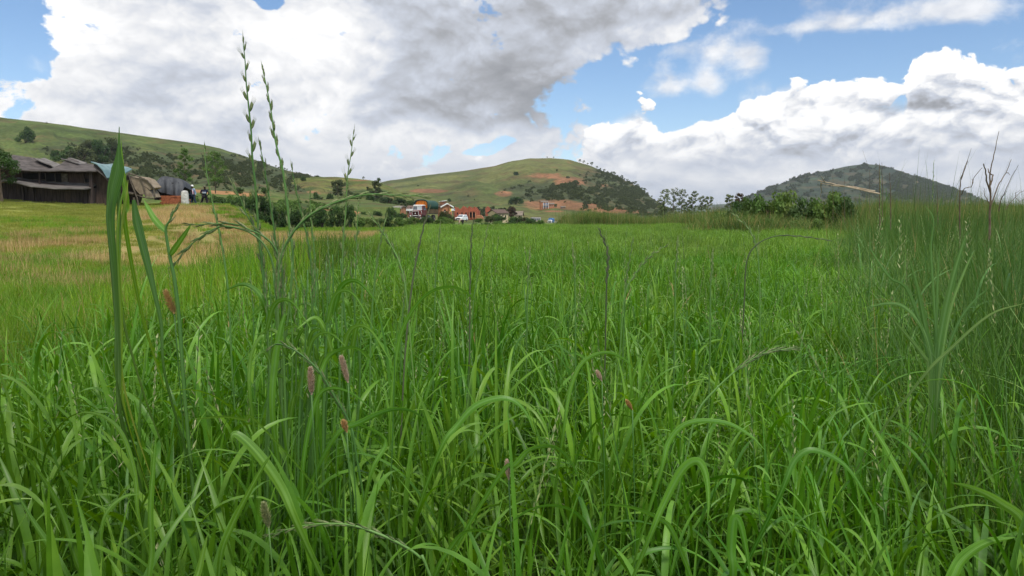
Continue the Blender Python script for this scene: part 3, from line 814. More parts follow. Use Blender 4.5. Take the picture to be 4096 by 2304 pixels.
# ---- seed stalks standing above the crop
def spikelets(r, p0, p1, n, ln, wd, spread, curve_=None):
    """alternate lens-shaped spikelets along an axis, as strip parts"""
    p0, p1 = np.asarray(p0, float), np.asarray(p1, float)
    d = p1 - p0; t = np.linspace(0, 1, n)
    base = p0[None] + d[None] * t[:, None]
    az = np.where(np.arange(n) % 2 == 0, 0, math.pi) + r.normal(0, .35, n) + r.random() * 6.28
    th = r.uniform(spread * .6, spread * 1.3, n)
    return strips(base, az, th, th * .7, np.full(n, ln) * (1 - .4 * t), np.full(n, wd), 3, 1.0, None, .5, prof='leaf', tint=r.random(n))
def stalk_mesh(seed, h, kind=0):
    r = np.random.default_rng(seed)
    ear = r.uniform(.12, .2)
    base = np.zeros((1, 3)); az = np.array([r.random() * 6.28]); l = r.uniform(.02, .22)
    st = strips(base, az, np.array([l * .3]), np.array([l]), np.array([h]), np.array([.0034]), 6, 1, None, None, prof='stem', tint=np.array([.4]))
    st2 = strips(base, az, np.array([l * .3]), np.array([l]), np.array([h]), np.array([.0034]), 6, 1, np.array([1.57]), None, prof='stem', tint=np.array([.4]))
    top = st[0][-2:].mean(0); bot = st[0][-6:-4].mean(0) if h < .5 else st[0][-4:-2].mean(0)
    d = (top - bot) / np.linalg.norm(top - bot)
    parts = [(*st, 0), (*st2, 0), (*spikelets(r, top - d * ear, top, 12, .021, .0058, .35 if kind == 0 else .7), 1)]
    if kind == 2: parts = parts[:2]
    k = 2; hb = np.stack([np.zeros(k), np.zeros(k), r.uniform(.25, .6, k) * h], -1)
    parts.append((*strips(hb, r.random(k) * 6.28, r.uniform(.2, .5, k), r.uniform(.9, 2.0, k), r.uniform(.15, .28, k), r.uniform(.005, .009, k), 6, 1.3, None, .2, tint=r.random(k)), 0))
    return strip_mesh('stalk', parts, [M_stem, M_ear if kind != 1 else M_ear])
stalks = [stalk_mesh(40 + i, .68 + .07 * (i % 4), i % 3) for i in range(6)]
s4 = grid_points(1.3, 7, .22, lambda x, y: in_crop(x, y) & (fbm(x * .8, y * .8, 2, 77) > .36), 4)
s5 = grid_points(7, 34, .55, in_crop, 5)
s6 = grid_points(1.8, 12, .42, lambda x, y: (x > xr(y)) & (np.hypot(x, y) > 2.0), 46)
place('seed_stalks', 'thin green seed stalks standing above the crop grass and among the tall grass', 'grass', stalks, [(*s4, [0, 1, 2, 3, 4, 5], 1.0), (*s5, [0, 1, 2, 3, 4, 5], 1.0), (*s6, [0, 1, 2, 3, 4, 5], 1.45)], hvar=(.80, 1.25), tilt=.13)

# ---- fine grass on the left and on the bund
fineA = [blade_patch(50 + i, .5, 260, (.28, .62), (.003, .0062), 7, M_fine, (.0, .4), (.2, 1.3)) for i in range(4)]
fineB = [blade_patch(60 + i, 1.0, 420, (.22, .46), (.006, .010), 4, M_fine, (.0, .4), (.2, 1.2), clump=.09) for i in range(4)]
broadL = [crop_patch(66 + i, .5, 16, 4, 9, .3, .30, .50, (.22, .36), M_crop, (.012, .022)) for i in range(2)]
bundv = [blade_patch(130 + i, .9, 330, (.20, .52), (.006, .011), 5, M_bund, (.0, .5), (.2, 1.4), clump=.10) for i in range(2)]
def leftz(x, y): return x <= xb(y) + .4
f1 = grid_points(.6, 4.5, .26, lambda x, y: leftz(x, y) & (np.hypot(x, y) > 1.0), 6)
f1b = grid_points(.6, 2.6, .40, lambda x, y: (x < -.55) & (np.hypot(x, y) > 1.0), 16)
f2 = grid_points(4.4, 15, .55, lambda x, y: leftz(x, y), 7)
f3 = grid_points(8, 62, .55, lambda x, y: np.abs(x - xb(y)) < .7, 8)
f4 = grid_points(9, 34, 1.0, lambda x, y: (x < xb(y)) & (fbm(x * .5, y * .3, 3, 88) > .50), 28)
def fh(x, y): return (1.22 - .22 * sst(y, 2.5, 5)) * (1 + (.45 - .75 * sst(y, 13, 24)) * np.exp(-((x - xb(y)) / .55) ** 2) * sst(y, 5, 9)) * (1.0 - .45 * sst(y, 4, 12) * (1 - np.exp(-((x - xb(y)) / 1.0) ** 2))) * (.8 + .4 * fbm(x, y, 2, 31))
place('meadow_grass', 'fine bright green grass on the left and along the field bund', 'grass', fineA + fineB + broadL + bundv,
      [(*f1, [0, 1, 2, 3], 1.0), (*f1b, [8, 9], 1.0), (*f2, [4, 5, 6, 7], 1.0), (*f3, [10, 11], 1.0), (*f4, [4, 5, 6, 7], .9)], hfun=fh)

# ---- straw stubble
strawv = [blade_patch(70 + i, 1.4, 300, (.18, .36), (.008, .013), 3, M_straw, (.0, .3), (.0, .8)) for i in range(3)]
strawg = [blade_patch(73 + i, 1.4, 150, (.14, .30), (.008, .013), 3, M_fine, (.0, .4), (.0, .9)) for i in range(2)]
g1 = grid_points(14, 52, 1.0, lambda x, y: Z_straw(x, y) & (fbm(x * .45, y * .45, 3, 2) > .36), 9)
g2 = grid_points(12, 50, 1.5, lambda x, y: (x < xb(y) - .5) & (x / y > -.5) & (fbm(x * .35, y * .35, 3, 12) > .44), 10)
g3 = grid_points(7, 24, 1.25, lambda x, y: (x < xb(y) - .6) & (fbm(x * .7, y * .5, 4, 92) > .52), 48)
place('stubble', 'pale straw stubble and dry grass in the field behind the tall stalks', 'stubble', strawv + strawg, [(*g1, [0, 1, 2], 1.0), (*g2, [3, 4], 1.0), (*g3, [0, 1, 2], .9)])

# ---- lawn on the left rise
lawnv = [blade_patch(80 + i, 1.6, 900, (.05, .13), (.007, .013), 2, M_lawn, (.0, .5), (.0, .9)) for i in range(3)]
lawng = [blade_patch(84 + i, 1.6, 900, (.10, .22), (.010, .016), 2, M_fine, (.0, .5), (.0, .9)) for i in range(2)]
l1 = grid_points(8, 60, 1.1, lambda x, y: Z_lawn(x, y) & (x / y < -.30) & (y < 56) , 11)
l2 = grid_points(44, 74, 1.2, lambda x, y: (x < xb(y) - .5) & (x / y > -.44), 12)
l3 = grid_points(61, 74, 1.2, lambda x, y: (x > xb(y) - .5) & (x < 26), 13)
place('lawn', 'short yellow green grass on the rise below the wooden building', 'grass', lawnv + lawng, [(*l1, [0, 1, 2], 1.0), (*l2, [3, 4], 1.0), (*l3, [3, 4], 1.0)])

# ---- tall grass on the right, near and far
tallA = [blade_patch(90 + i, .5, 120, (.75, 1.38), (.0032, .0080), 9, M_tall, (.0, .20), (.05, .70), clump=.05) for i in range(5)]
tallB = [blade_patch(95 + i, 1.1, 300, (.9, 1.5), (.007, .013), 5, M_tall, (.0, .22), (.05, .9), clump=.09) for i in range(4)]
wisp_ = [blade_patch(120 + i, .9, 26, (1.15, 1.75), (.0032, .0060), 8, M_tall, (.0, .15), (.0, .55)) for i in range(3)]
wispF = [blade_patch(124 + i, 2.2, 40, (1.6, 2.5), (.010, .018), 6, M_tallfar, (.0, .15), (.0, .5)) for i in range(2)]
reedv = [blade_patch(100 + i, 1.6, 420, (.9, 1.75), (.015, .030), 4, M_tallfar, (.0, .25), (.0, 1.0), clump=.16) for i in range(4)]
def rightz(x, y): return x > xr(y)
t1 = grid_points(1.1, 6, .27, lambda x, y: rightz(x, y) & (np.hypot(x, y) > 1.45), 14)
t2 = grid_points(5.8, 24, .60, rightz, 15)
t3 = grid_points(23, 64, 1.25, lambda x, y: rightz(x, y) & (x < xr(y) + 16 + y * .3), 17)
t4 = grid_points(62, 70, 1.15, lambda x, y: (x / y > .055 + .03 * fbm(x * .3, y * .1, 2, 3)) & (x / y < .75), 18)
broadR = [crop_patch(110 + i, .5, 18, 4, 9, .3, .35, .6, (.22, .42), M_crop, (.010, .020)) for i in range(2)]
t5 = grid_points(.5, 1.5, .30, lambda x, y: (x > .45 + .22 * y) & (np.hypot(x, y) > .80), 19)
w1 = grid_points(2, 14, .95, lambda x, y: (x > xr(y) + .4) & (np.hypot(x, y) > 2.4), 34)
w2 = grid_points(14, 69, 2.0, lambda x, y: ((x > xr(y) + .6) | (y > 61)) & (x / y > .07) & (x / y < .85), 35)
leafyT = [crop_patch(140 + i, .6, 16, 5, 9, .28, .75, 1.10, (.25, .50), M_tall, (.006, .014), .005, .6) for i in range(3)]
t7 = grid_points(1.3, 12, .55, lambda x, y: rightz(x, y) & (np.hypot(x, y) > 1.6) & (fbm(x * .9, y * .9, 2, 19) > .38), 44)
t6 = grid_points(31, 56, 1.5, lambda x, y: (x / y > .27) & (x < xr(y) + 2), 45)
def th_(x, y): return (.70 + .06 * sst(y, 3, 8) + .12 * sst(y, 14, 25) + .30 * sst(y, 25, 45)) * (.62 + .70 * fbm(x * .55, y * .4, 3, 41)) * np.where(y > 60, (.74 + .26 * sst(x / y, .16, .30)) * (.75 + .5 * fbm(x * .22, y * .1, 3, 61)), .62 + .38 * sst(x - xr(y), 0, .5 + y * .05))
place('tall_grass', 'tall thin rank grass and reeds along the right side of the field', 'grass', tallA + tallB + reedv + wisp_ + wispF + leafyT,
      [(*t1, [0, 1, 2, 3, 4], 1.0), (*t2, [5, 6, 7, 8], 1.0), (*t3, [9, 10, 11, 12], 1.0), (*t4, [9, 10, 11, 12], 1.0), (*w1, [13, 14, 15], 1.0), (*w2, [16, 17], 1.0), (*t7, [18, 19, 20], 1.0), (*t6, [9, 10, 11, 12], 1.25)], hfun=th_)
place('broad_grass', 'broad dark green leaves low at the right in front of the tall grass', 'grass', broadR, [(*t5, [0, 1], 1.0)])

# ---- scrub on the hillsides
def hill_scrub(key, name, label, n, size, thr, seed, region=None, mt=M_scrub, sizevar=(.5, 1.6)):
    X, Y_, Z_, sx, sy, sc = HILLS[key]; r = np.random.default_rng(seed)
    nz = fbm(sx / 26, sy / 12, 4, seed)
    pr = sst(sc + (nz - .5) * 2.2 + (fbm(sx / 9, sy / 5, 3, seed + 50) - .5) * 1.0, thr - .20, thr + .50) ** 1.3 + .0000
    pr[:, -2:] = 0
    pr = pr * (sst(sc, .08, .45) + .012)
    A_ = np.zeros_like(X); A_[:-1, :-1] = np.hypot(X[1:, :-1] - X[:-1, :-1], .01) * np.hypot(Y_[:-1, 1:] - Y_[:-1, :-1], .01)
    pr = pr * A_; pr = (pr / pr.sum()).ravel()
    q_ = r.choice(pr.size, n, p=pr); ii = np.stack(np.unravel_index(q_, X.shape), -1)
    a, b = ii[:, 0], ii[:, 1]
    nx = np.minimum(a + 1, X.shape[0] - 1); ny = np.minimum(b + 1, X.shape[1] - 1)
    u, v = r.random(n), r.random(n)
    def L(A): return A[a, b] + (A[nx, b] - A[a, b]) * u + (A[a, ny] - A[a, b]) * v
    pts = np.stack([L(X), L(Y_), L(Z_)], -1)
    s_ = size * r.uniform(*sizevar, n) * r.uniform(.6, 1.0, n)
    vs = [bush_mesh('scrub', mt, 160, .19, 300 + seed + i, 1.0, .95, 9) for i in range(4)]
    return scatter(name, label, 'scrub', vs, pts, np.stack([np.zeros(n), np.zeros(n), r.random(n) * 6.28], -1), np.stack([s_, s_, s_ * r.uniform(.7, 1.2, n)], -1), r.integers(0, 4, n))
hill_scrub('hill_centre3', 'hillside_scrub', 'dark low scrub covering the right flank of the middle hill', 8500, 1.05, .66, 1, sizevar=(.3, 2.0))
hill_scrub('hill_left1', 'hillside_scrub', 'grey green scrub spread over the slope of the left hill', 9000, .60, .55, 2, sizevar=(.3, 1.8))
hill_scrub('hill_right4', 'hillside_scrub', 'dense dark woodland on the slope of the far right hill', 9000, 3.6, .50, 3)
hill_scrub('hill_mid2', 'hillside_scrub', 'scattered low scrub on the small green rise left of the middle hill', 700, 1.0, .75, 4)
hill_scrub('hillside_terrace6', 'hillside_scrub', 'weeds and low scrub on the terraced bank behind the two people', 1500, .32, .45, 5, mt=M_bush2)
#==OBJECTS==
# ================================================================== OBJECTS
def hill_at(key, sx, sy):
    X, Y_, Z_, hx, hy, _ = HILLS[key]
    i = int(np.argmin((hx - sx) ** 2 + (hy - sy) ** 2))
    return Vector((X.ravel()[i], Y_.ravel()[i], Z_.ravel()[i]))
def px2m(Y): return Y / FPX / 4
ORD = ['first', 'second', 'third', 'fourth', 'fifth', 'sixth', 'seventh', 'eighth', 'ninth', 'tenth', 'eleventh', 'twelfth', 'thirteenth'] + ['%dth' % q for q in range(14, 21)] + ['21st', '22nd', '23rd', '24th']
def nth(label, xs, x): return '%s, %s from the left' % (label, ORD[sorted(xs).index(x)])

# ---- materials for built things
M_wood = mat('dark_planks', (.085, .062, .055), (.030, .024, .024), 3.5, .85, .15, stretch=(5, 5, .35), bump=.6, contrast=(.3, .7))
M_wood2 = mat('plum_planks', (.085, .058, .046), (.042, .029, .024), 3.0, .85, .15, stretch=(4, 4, .4), bump=.4)
M_tinroof = mat('old_roof', (.120, .102, .094), (.050, .043, .040), 2.2, .8, .25, stretch=(1, 1, 3), bump=.5, contrast=(.3, .7))
M_tin2 = mat('grey_tin', (.195, .178, .165), (.105, .092, .084), 2.5, .6, .4, stretch=(.6, 2, 4), bump=.3)
M_teal = mat('pale_teal_sheet', (.16, .26, .27), (.11, .19, .20), 2, .5, .4)
M_tarp = mat('charcoal_tarp', (.070, .074, .082), (.040, .043, .050), 1.6, .6, .3, bump=.8, stretch=(2.5, 2.5, .6))
M_brick = mat('red_brick', (.42, .145, .070), (.26, .085, .045), 8, .9, .15, bump=.4)
M_brickwall = mat('orange_brick_wall', (.50, .24, .13), (.36, .155, .085), 1.2, .9, .1)
M_redwall = mat('red_earth_wall', (.40, .125, .070), (.29, .085, .050), .8, .95, .1)
M_stone = mat('weathered_white', (.62, .60, .55), (.36, .35, .32), 5, .9, .2, bump=.3)
M_white = mat('white_paint', (.82, .82, .80), (.74, .74, .72), 2, .45, .4)
M_cream = mat('cream_plaster', (.62, .52, .33), (.50, .40, .24), .8, .9, .1)
M_brownroof = mat('brown_tile_roof', (.155, .105, .085), (.10, .07, .058), 1.5, .9, .1)
M_thatch = mat('grey_thatch', (.24, .20, .16), (.17, .14, .11), 1.5, .95, .05)
M_dark = mat('dark_opening', (.022, .020, .020), (.015, .014, .014), 2, .9, .1)
M_maroon = mat('maroon_paint', (.13, .022, .020), (.09, .018, .016), 3, .4, .4)
M_canvas = mat('green_canvas', (.045, .105, .080), (.025, .062, .050), 1.6, .7, .25, bump=.7, stretch=(1, 1.5, .5))
M_canvas2 = mat('dark_green_canvas', (.035, .06, .05), (.02, .04, .035), 3, .75, .2, bump=.4)
M_orange = mat('orange_cloth', (.80, .24, .030), (.66, .18, .022), 1.5, .7, .2, stretch=(4, 1, .5))
M_rust = mat('worn_bed_planks', (.24, .155, .085), (.13, .08, .045), 4, .85, .15, stretch=(5, 5, .4))
M_rubber = mat('rubber', (.030, .030, .030), (.05, .045, .04), 6, .85, .2)
M_rim = mat('rim_grey', (.25, .24, .22), (.15, .14, .13), 6, .6, .4, metal=.3)
M_glassd = mat('windscreen_glass', (.16, .18, .20), (.10, .11, .13), 1, .12, .6)
M_glassrefl = mat('painted_reflection_glass', (.55, .58, .60), (.42, .45, .48), 1, .12, .6)  # pale colour paints a sky reflection onto one windscreen pane
M_lamp = mat('lamp_glass', (.75, .75, .70), (.6, .6, .55), 4, .2, .6)
M_black = mat('black_plastic', (.03, .03, .032), (.045, .045, .045), 4, .6, .3)
M_blue = mat('blue_canvas', (.07, .19, .42), (.045, .13, .32), 2, .7, .2)
M_bluewin = mat('blue_shutter', (.16, .22, .32), (.10, .14, .22), 2, .6, .3)
M_yellow = mat('yellow_sign', (.80, .58, .03), (.72, .5, .03), 2, .5, .4)
M_signblue = mat('blue_sign', (.06, .16, .38), (.05, .13, .3), 2, .5, .4)
M_busgrey = mat('dusty_grey', (.34, .33, .34), (.24, .23, .24), 1, .7, .3)
M_skin = mat('skin', (.10, .055, .035), (.075, .04, .027), 8, .6, .3)
M_plaid = None
M_tan = mat('dusty_board', (.30, .245, .180), (.20, .155, .110), 3, .95, .05, bump=.5)
M_weather = mat('weathered_timber', (.16, .135, .105), (.08, .065, .05), 6, .9, .1, stretch=(1, 1, 1))
M_earth = mat('red_earth', (.42, .19, .10), (.30, .13, .07), .8, .95, .05, bump=.6)
M_pink = mat('pink_cloth', (.62, .12, .13), (.5, .09, .10), 5, .8, .1)

def slab(name, m_, par, pts, off, org):
    """solid panel: front outline pts (world) swept by off, stored relative to org"""
    return MB().prism([Vector(p) - org for p in pts], off).build(name, m_, par)

# ------------------------------------------------------------------ the old wooden building, far left
YB = 50.0
org = P(200, 825, YB)
hb = thing('wooden_building', 'long two storey dark plank building with sagging patched roofs at the far left', 'building', org)
def Q(sx, sy, dy=0.0): return P(sx, sy, YB) + Vector((0, dy, 0))
slab('lower_wall', M_wood, hb, [Q(-160, 810), Q(-160, 700), Q(60, 716), Q(165, 728), Q(375, 752), Q(375, 850), Q(170, 838), Q(0, 822)], (0, 5, 0), org)
slab('upper_wall', M_wood2, hb, [Q(-160, 728, .5), Q(-160, 655, .5), Q(63, 672, .5), Q(190, 680, .5), Q(375, 684, .5), Q(375, 748, .5), Q(165, 740, .5)], (0, 4, 0), org)
slab('end_wall', M_wood2, hb, [Q(377, 688, .25), Q(440, 696, .25), Q(448, 730, .25), Q(436, 790, .25), Q(420, 842, .25), Q(377, 848, .25)], (0, 4.2, 0), org)
# battens: narrow upright boards give the wall its relief
for k in range(34):
    sx = -150 + k * 15.6 + random.uniform(-3, 3)
    top = np.interp(sx, [-160, 48, 165, 254, 375], [720, 729, 750, 760, 762]); bot = np.interp(sx, [-160, 0, 170, 375], [806, 815, 830, 842])
    b = MB(); a = P(sx, bot, YB) - org; c = P(sx, top, YB) - org; w_ = random.uniform(.03, .07)
    b.box(a.x, a.x + w_, -.04, -.003, a.z, c.z)
    b.build('batten', M_wood, hb)
for sx, sy0, sy1, w_ in ((374, 686, 836, .22), (366, 762, 838, .08), (98, 748, 806, .12), (138, 752, 812, .16), (165, 684, 750, .12), (6, 730, 796, .12)):
    b = MB(); a = P(sx, sy1, YB) - org; c = P(sx, sy0, YB) - org
    b.box(a.x - w_ / 2, a.x + w_ / 2, -.16, -.045, a.z, c.z); b.build('post', M_wood, hb)
def roof_sheet(name, m_, eave, top, dy0, dy1, th=.07):
    n_ = len(eave); b = MB(); vs = []
    for (e, t_) in zip(eave, top):
        for k in range(7):
            f_ = k / 6; p = Q(*e, dy0).lerp(Q(*t_, dy1), f_) - org
            p.z += random.uniform(-.03, .03) - .10 * math.sin(math.pi * f_)
            vs.append(p)
    for s_ in (0, th):
        b.v += [tuple(v + Vector((0, 0, s_))) for v in vs]
    m7 = len(vs)
    for i in range(n_ - 1):
        for k in range(6):
            a = i * 7 + k
            b.f.append((a, a + 7, a + 8, a + 1)); b.f.append((m7 + a, m7 + a + 1, m7 + a + 8, m7 + a + 7))
    for i in range(n_ - 1):
        for k in (0, 6): a = i * 7 + k; b.f.append((a, m7 + a, m7 + a + 7, a + 7))
    for i in (0, n_ - 1):
        for k in range(6): a = i * 7 + k; b.f.append((a, a + 1, m7 + a + 1, m7 + a))
    return b.build(name, m_, hb)
roof_sheet('porch_roof', M_tin2, [(48, 727), (100, 735), (165, 750), (167, 750), (210, 754), (254, 759), (310, 760), (370, 761)],
           [(54, 713), (100, 717), (163, 724), (170, 727), (210, 729), (254, 732), (310, 735), (370, 738)], -.95, .45)
roof_sheet('porch_roof', M_tin2, [(-160, 716), (-60, 722), (44, 731)], [(-160, 700), (-60, 706), (50, 716)], -.9, .45)
roof_sheet('roof', M_tinroof, [(60, 676), (110, 684), (163, 690), (215, 689), (260, 688), (320, 688), (378, 690), (402, 690)],
           [(51, 630), (90, 662), (135, 652), (162, 620), (225, 640), (267, 650), (325, 652), (383, 650)], -.5, 3.2)
roof_sheet('roof', M_tinroof, [(-160, 655), (-60, 664), (58, 678), (140, 690)], [(-160, 600), (-60, 610), (46, 626), (125, 666)], -.45, 3.0)
roof_sheet('ridge_board', M_tin2, [(49, 625), (85, 640), (120, 655), (145, 672)], [(49, 618), (88, 634), (124, 650), (150, 668)], 2.2, 3.4)
roof_sheet('ridge_board', M_tin2, [(160, 626), (190, 634), (230, 646)], [(164, 619), (195, 628), (235, 640)], 2.3, 3.3)
roof_sheet('curved_sheet', M_teal, [(384, 652), (408, 663), (430, 684), (447, 716)], [(384, 649), (412, 656), (438, 664), (455, 672)], -.6, 2.4)
roof_sheet('curved_soffit', M_tinroof, [(392, 668), (412, 690), (432, 706), (446, 722)], [(384, 655), (408, 667), (430, 688), (445, 718)], -.55, -.2)
for (x0, x1, y0, y1, m_) in ((170, 205, 692, 724, M_dark), (209, 228, 694, 727, M_dark), (232, 256, 693, 726, M_weather), (262, 322, 694, 731, M_wood2), (327, 348, 713, 729, M_dark), (328, 345, 697, 711, M_wood), (75, 160, 692, 716, M_dark)):
    a, c = P(x0, y1, YB) - org, P(x1, y0, YB) - org
    b = MB().box(a.x, c.x, .40, .47, a.z, c.z); f_ = b.build('window', m_, hb)
    if m_ is M_dark:
        s_ = MB(); s_.box(a.x - .03, c.x + .03, .35, .397, a.z - .05, a.z); s_.box(a.x - .03, a.x, .35, .397, a.z, c.z); s_.build('frame', M_weather, f_)
a, c = P(262, 815, YB) - org, P(282, 772, YB) - org
MB().box(a.x, c.x, -.045, -.012, a.z, c.z).build('door', M_wood2, hb)
tag(MB().prism([P(-160, 800, YB - .6) - org, P(0, 798, YB - .6) - org, P(170, 812, YB - .6) - org, P(300, 828, YB - .6) - org, P(420, 832, YB - .6) - org,
                P(420, 850, YB - .6) - org, P(300, 845, YB - .6) - org, P(170, 832, YB - .6) - org, P(0, 816, YB - .6) - org, P(-160, 818, YB - .6) - org], (0, .55, 0)).build('stone_step', M_stone.copy(), hb))
for c_ in hb.children:
    if c_.name.startswith('stone_step'):
        c_.data.materials[0] = mat('dull_stone', (.17, .16, .14), (.10, .10, .08), 3, .95, .1, bump=.4)

# ------------------------------------------------------------------ crooked shelter of boards
org = P(560, 830, 52)
sh = thing('board_shelter', 'crooked lean-to of tan boards in a timber frame beside the tarpaulin stack', 'shelter', org)
def Q2(sx, sy, dy=0.0): return P(sx, sy, 52 + dy) - org
MB().prism([Q2(520, 707), Q2(556, 712), Q2(570, 740), Q2(581, 778), Q2(560, 778), Q2(540, 756)], (.1, 1.2, .1)).build('board', M_tan, sh)
MB().prism([Q2(560, 712), Q2(585, 722), Q2(612, 752), Q2(600, 760), Q2(574, 742)], (.1, 1.1, .1)).build('board', M_tan, sh)
MB().prism([Q2(576, 744), Q2(598, 764), Q2(611, 790), Q2(584, 786)], (.1, 1.0, .05)).build('board', M_tan, sh)
for pts, r_ in (([(513, 694), (530, 745), (548, 790), (556, 834)], .055), ([(515, 693), (560, 708), (590, 722), (615, 752), (620, 792)], .05), ([(557, 710), (572, 740), (583, 790)], .035),
                ([(548, 781), (580, 790), (617, 795)], .05), ([(575, 712), (600, 735), (618, 760)], .04), ([(505, 770), (535, 776)], .06), ([(536, 790), (538, 838)], .08), ([(505, 838), (504, 790)], .06)):
    MB().tube([Q2(x, y, -.08) for x, y in pts], r_, 6).build('frame_pole', M_weather, sh)
MB().prism([Q2(503, 765), Q2(536, 772), Q2(534, 782), Q2(503, 776)], (0, .8, 0)).build('shelf', M_weather, sh)

# ------------------------------------------------------------------ tarpaulin stack and bricks
org = P(690, 825, 54)
tp = thing('tarpaulin_stack', 'tall stack covered by a charcoal tarpaulin standing on red bricks', 'stack', org)
v, f = [], []
NU, NV = 26, 14
A0, A1 = P(618, 790, 54.5) - org, P(727, 790, 54) - org
for j in range(NV + 1):
    t = j / NV
    for i in range(NU + 1):
        u = i / NU
        sxx = 612 + (727 - 612) * u
        topy = np.interp(sxx, [612, 635, 645, 700, 715, 722, 728], [722, 704, 702, 712, 716, 726, 750]); boty = np.interp(sxx, [612, 645, 690, 727], [745, 770, 780, 790])
        p = P(sxx, boty + (topy - boty) * t, 54) - org
        p.y += .12 * math.sin(u * 21 + 2 * t) * (1 - .5 * t) + .55 * t * t
        v.append(p)
for i in range(NU + 1): v.append(v[NV * (NU + 1) + i] + Vector((0, 1.2, -.25)))
for i in range(NU + 1): v.append(v[NV * (NU + 1) + i] + Vector((0, 1.5, -1.6)))
for j in range(NV + 2):
    for i in range(NU):
        a = j * (NU + 1) + i; f.append((a, a + 1, a + NU + 2, a + NU + 1))
f.append(tuple(range(0, 1)) + (NU + 1, NU + 2)) if False else None
b = MB(); b.v = [tuple(x) for x in v]; b.f = f
b.build('tarpaulin', M_tarp, tp, smooth=True)
MB().prism([P(x, y, 54.3) - org for x, y in ((618, 800), (618, 735), (715, 730), (724, 800))], (0, 1.0, 0)).build('stacked_load', M_dark, tp)
bp_ = thing('brick_pile', 'low pile of red bricks below the charcoal tarpaulin', 'brick pile', P(690, 828, 53.6))
org = P(690, 828, 53.6); a, c = P(640, 820, 53.6) - org, P(737, 770, 53.6) - org
k = 0
for row in range(9):
    z = a.z + row * .115 - .35
    for ci in range(11):
        x = a.x + ci * .235 + (row % 2) * .11
        topz = np.interp(x, [a.x, 0, c.x], [c.z - .05, c.z - .22, c.z - .42])
        if z > topz or x > c.x - .1: continue
        MB().box(x, x + .215, random.uniform(-.03, .02), .9, z, z + .105).build('brick', M_brick, bp_)
org = P(740, 832, 53.4)
pl = thing('gate_pillar', 'weathered white rounded pillar at the end of the brick pile', 'pillar', org)
a = P(727, 836, 53.4) - org; c = P(753, 762, 53.4) - org; w_ = (c.x - a.x) / 2; cx_ = (a.x + c.x) / 2
MB().lathe([(0, a.z - .1), (w_ * 1.12, a.z - .1), (w_ * 1.08, a.z + .25), (w_, c.z * .5), (w_ * .95, c.z * .86), (w_ * .75, c.z * .96), (w_ * .3, c.z), (0, c.z)], (cx_, 0, 0), n=14).build('shaft', M_stone, pl, smooth=True)
MB().lathe([(0, 0), (w_ * 1.3, 0), (w_ * 1.3, .12), (0, .12)], (cx_, 0, a.z - .08), n=14).build('footing', M_stone, pl)

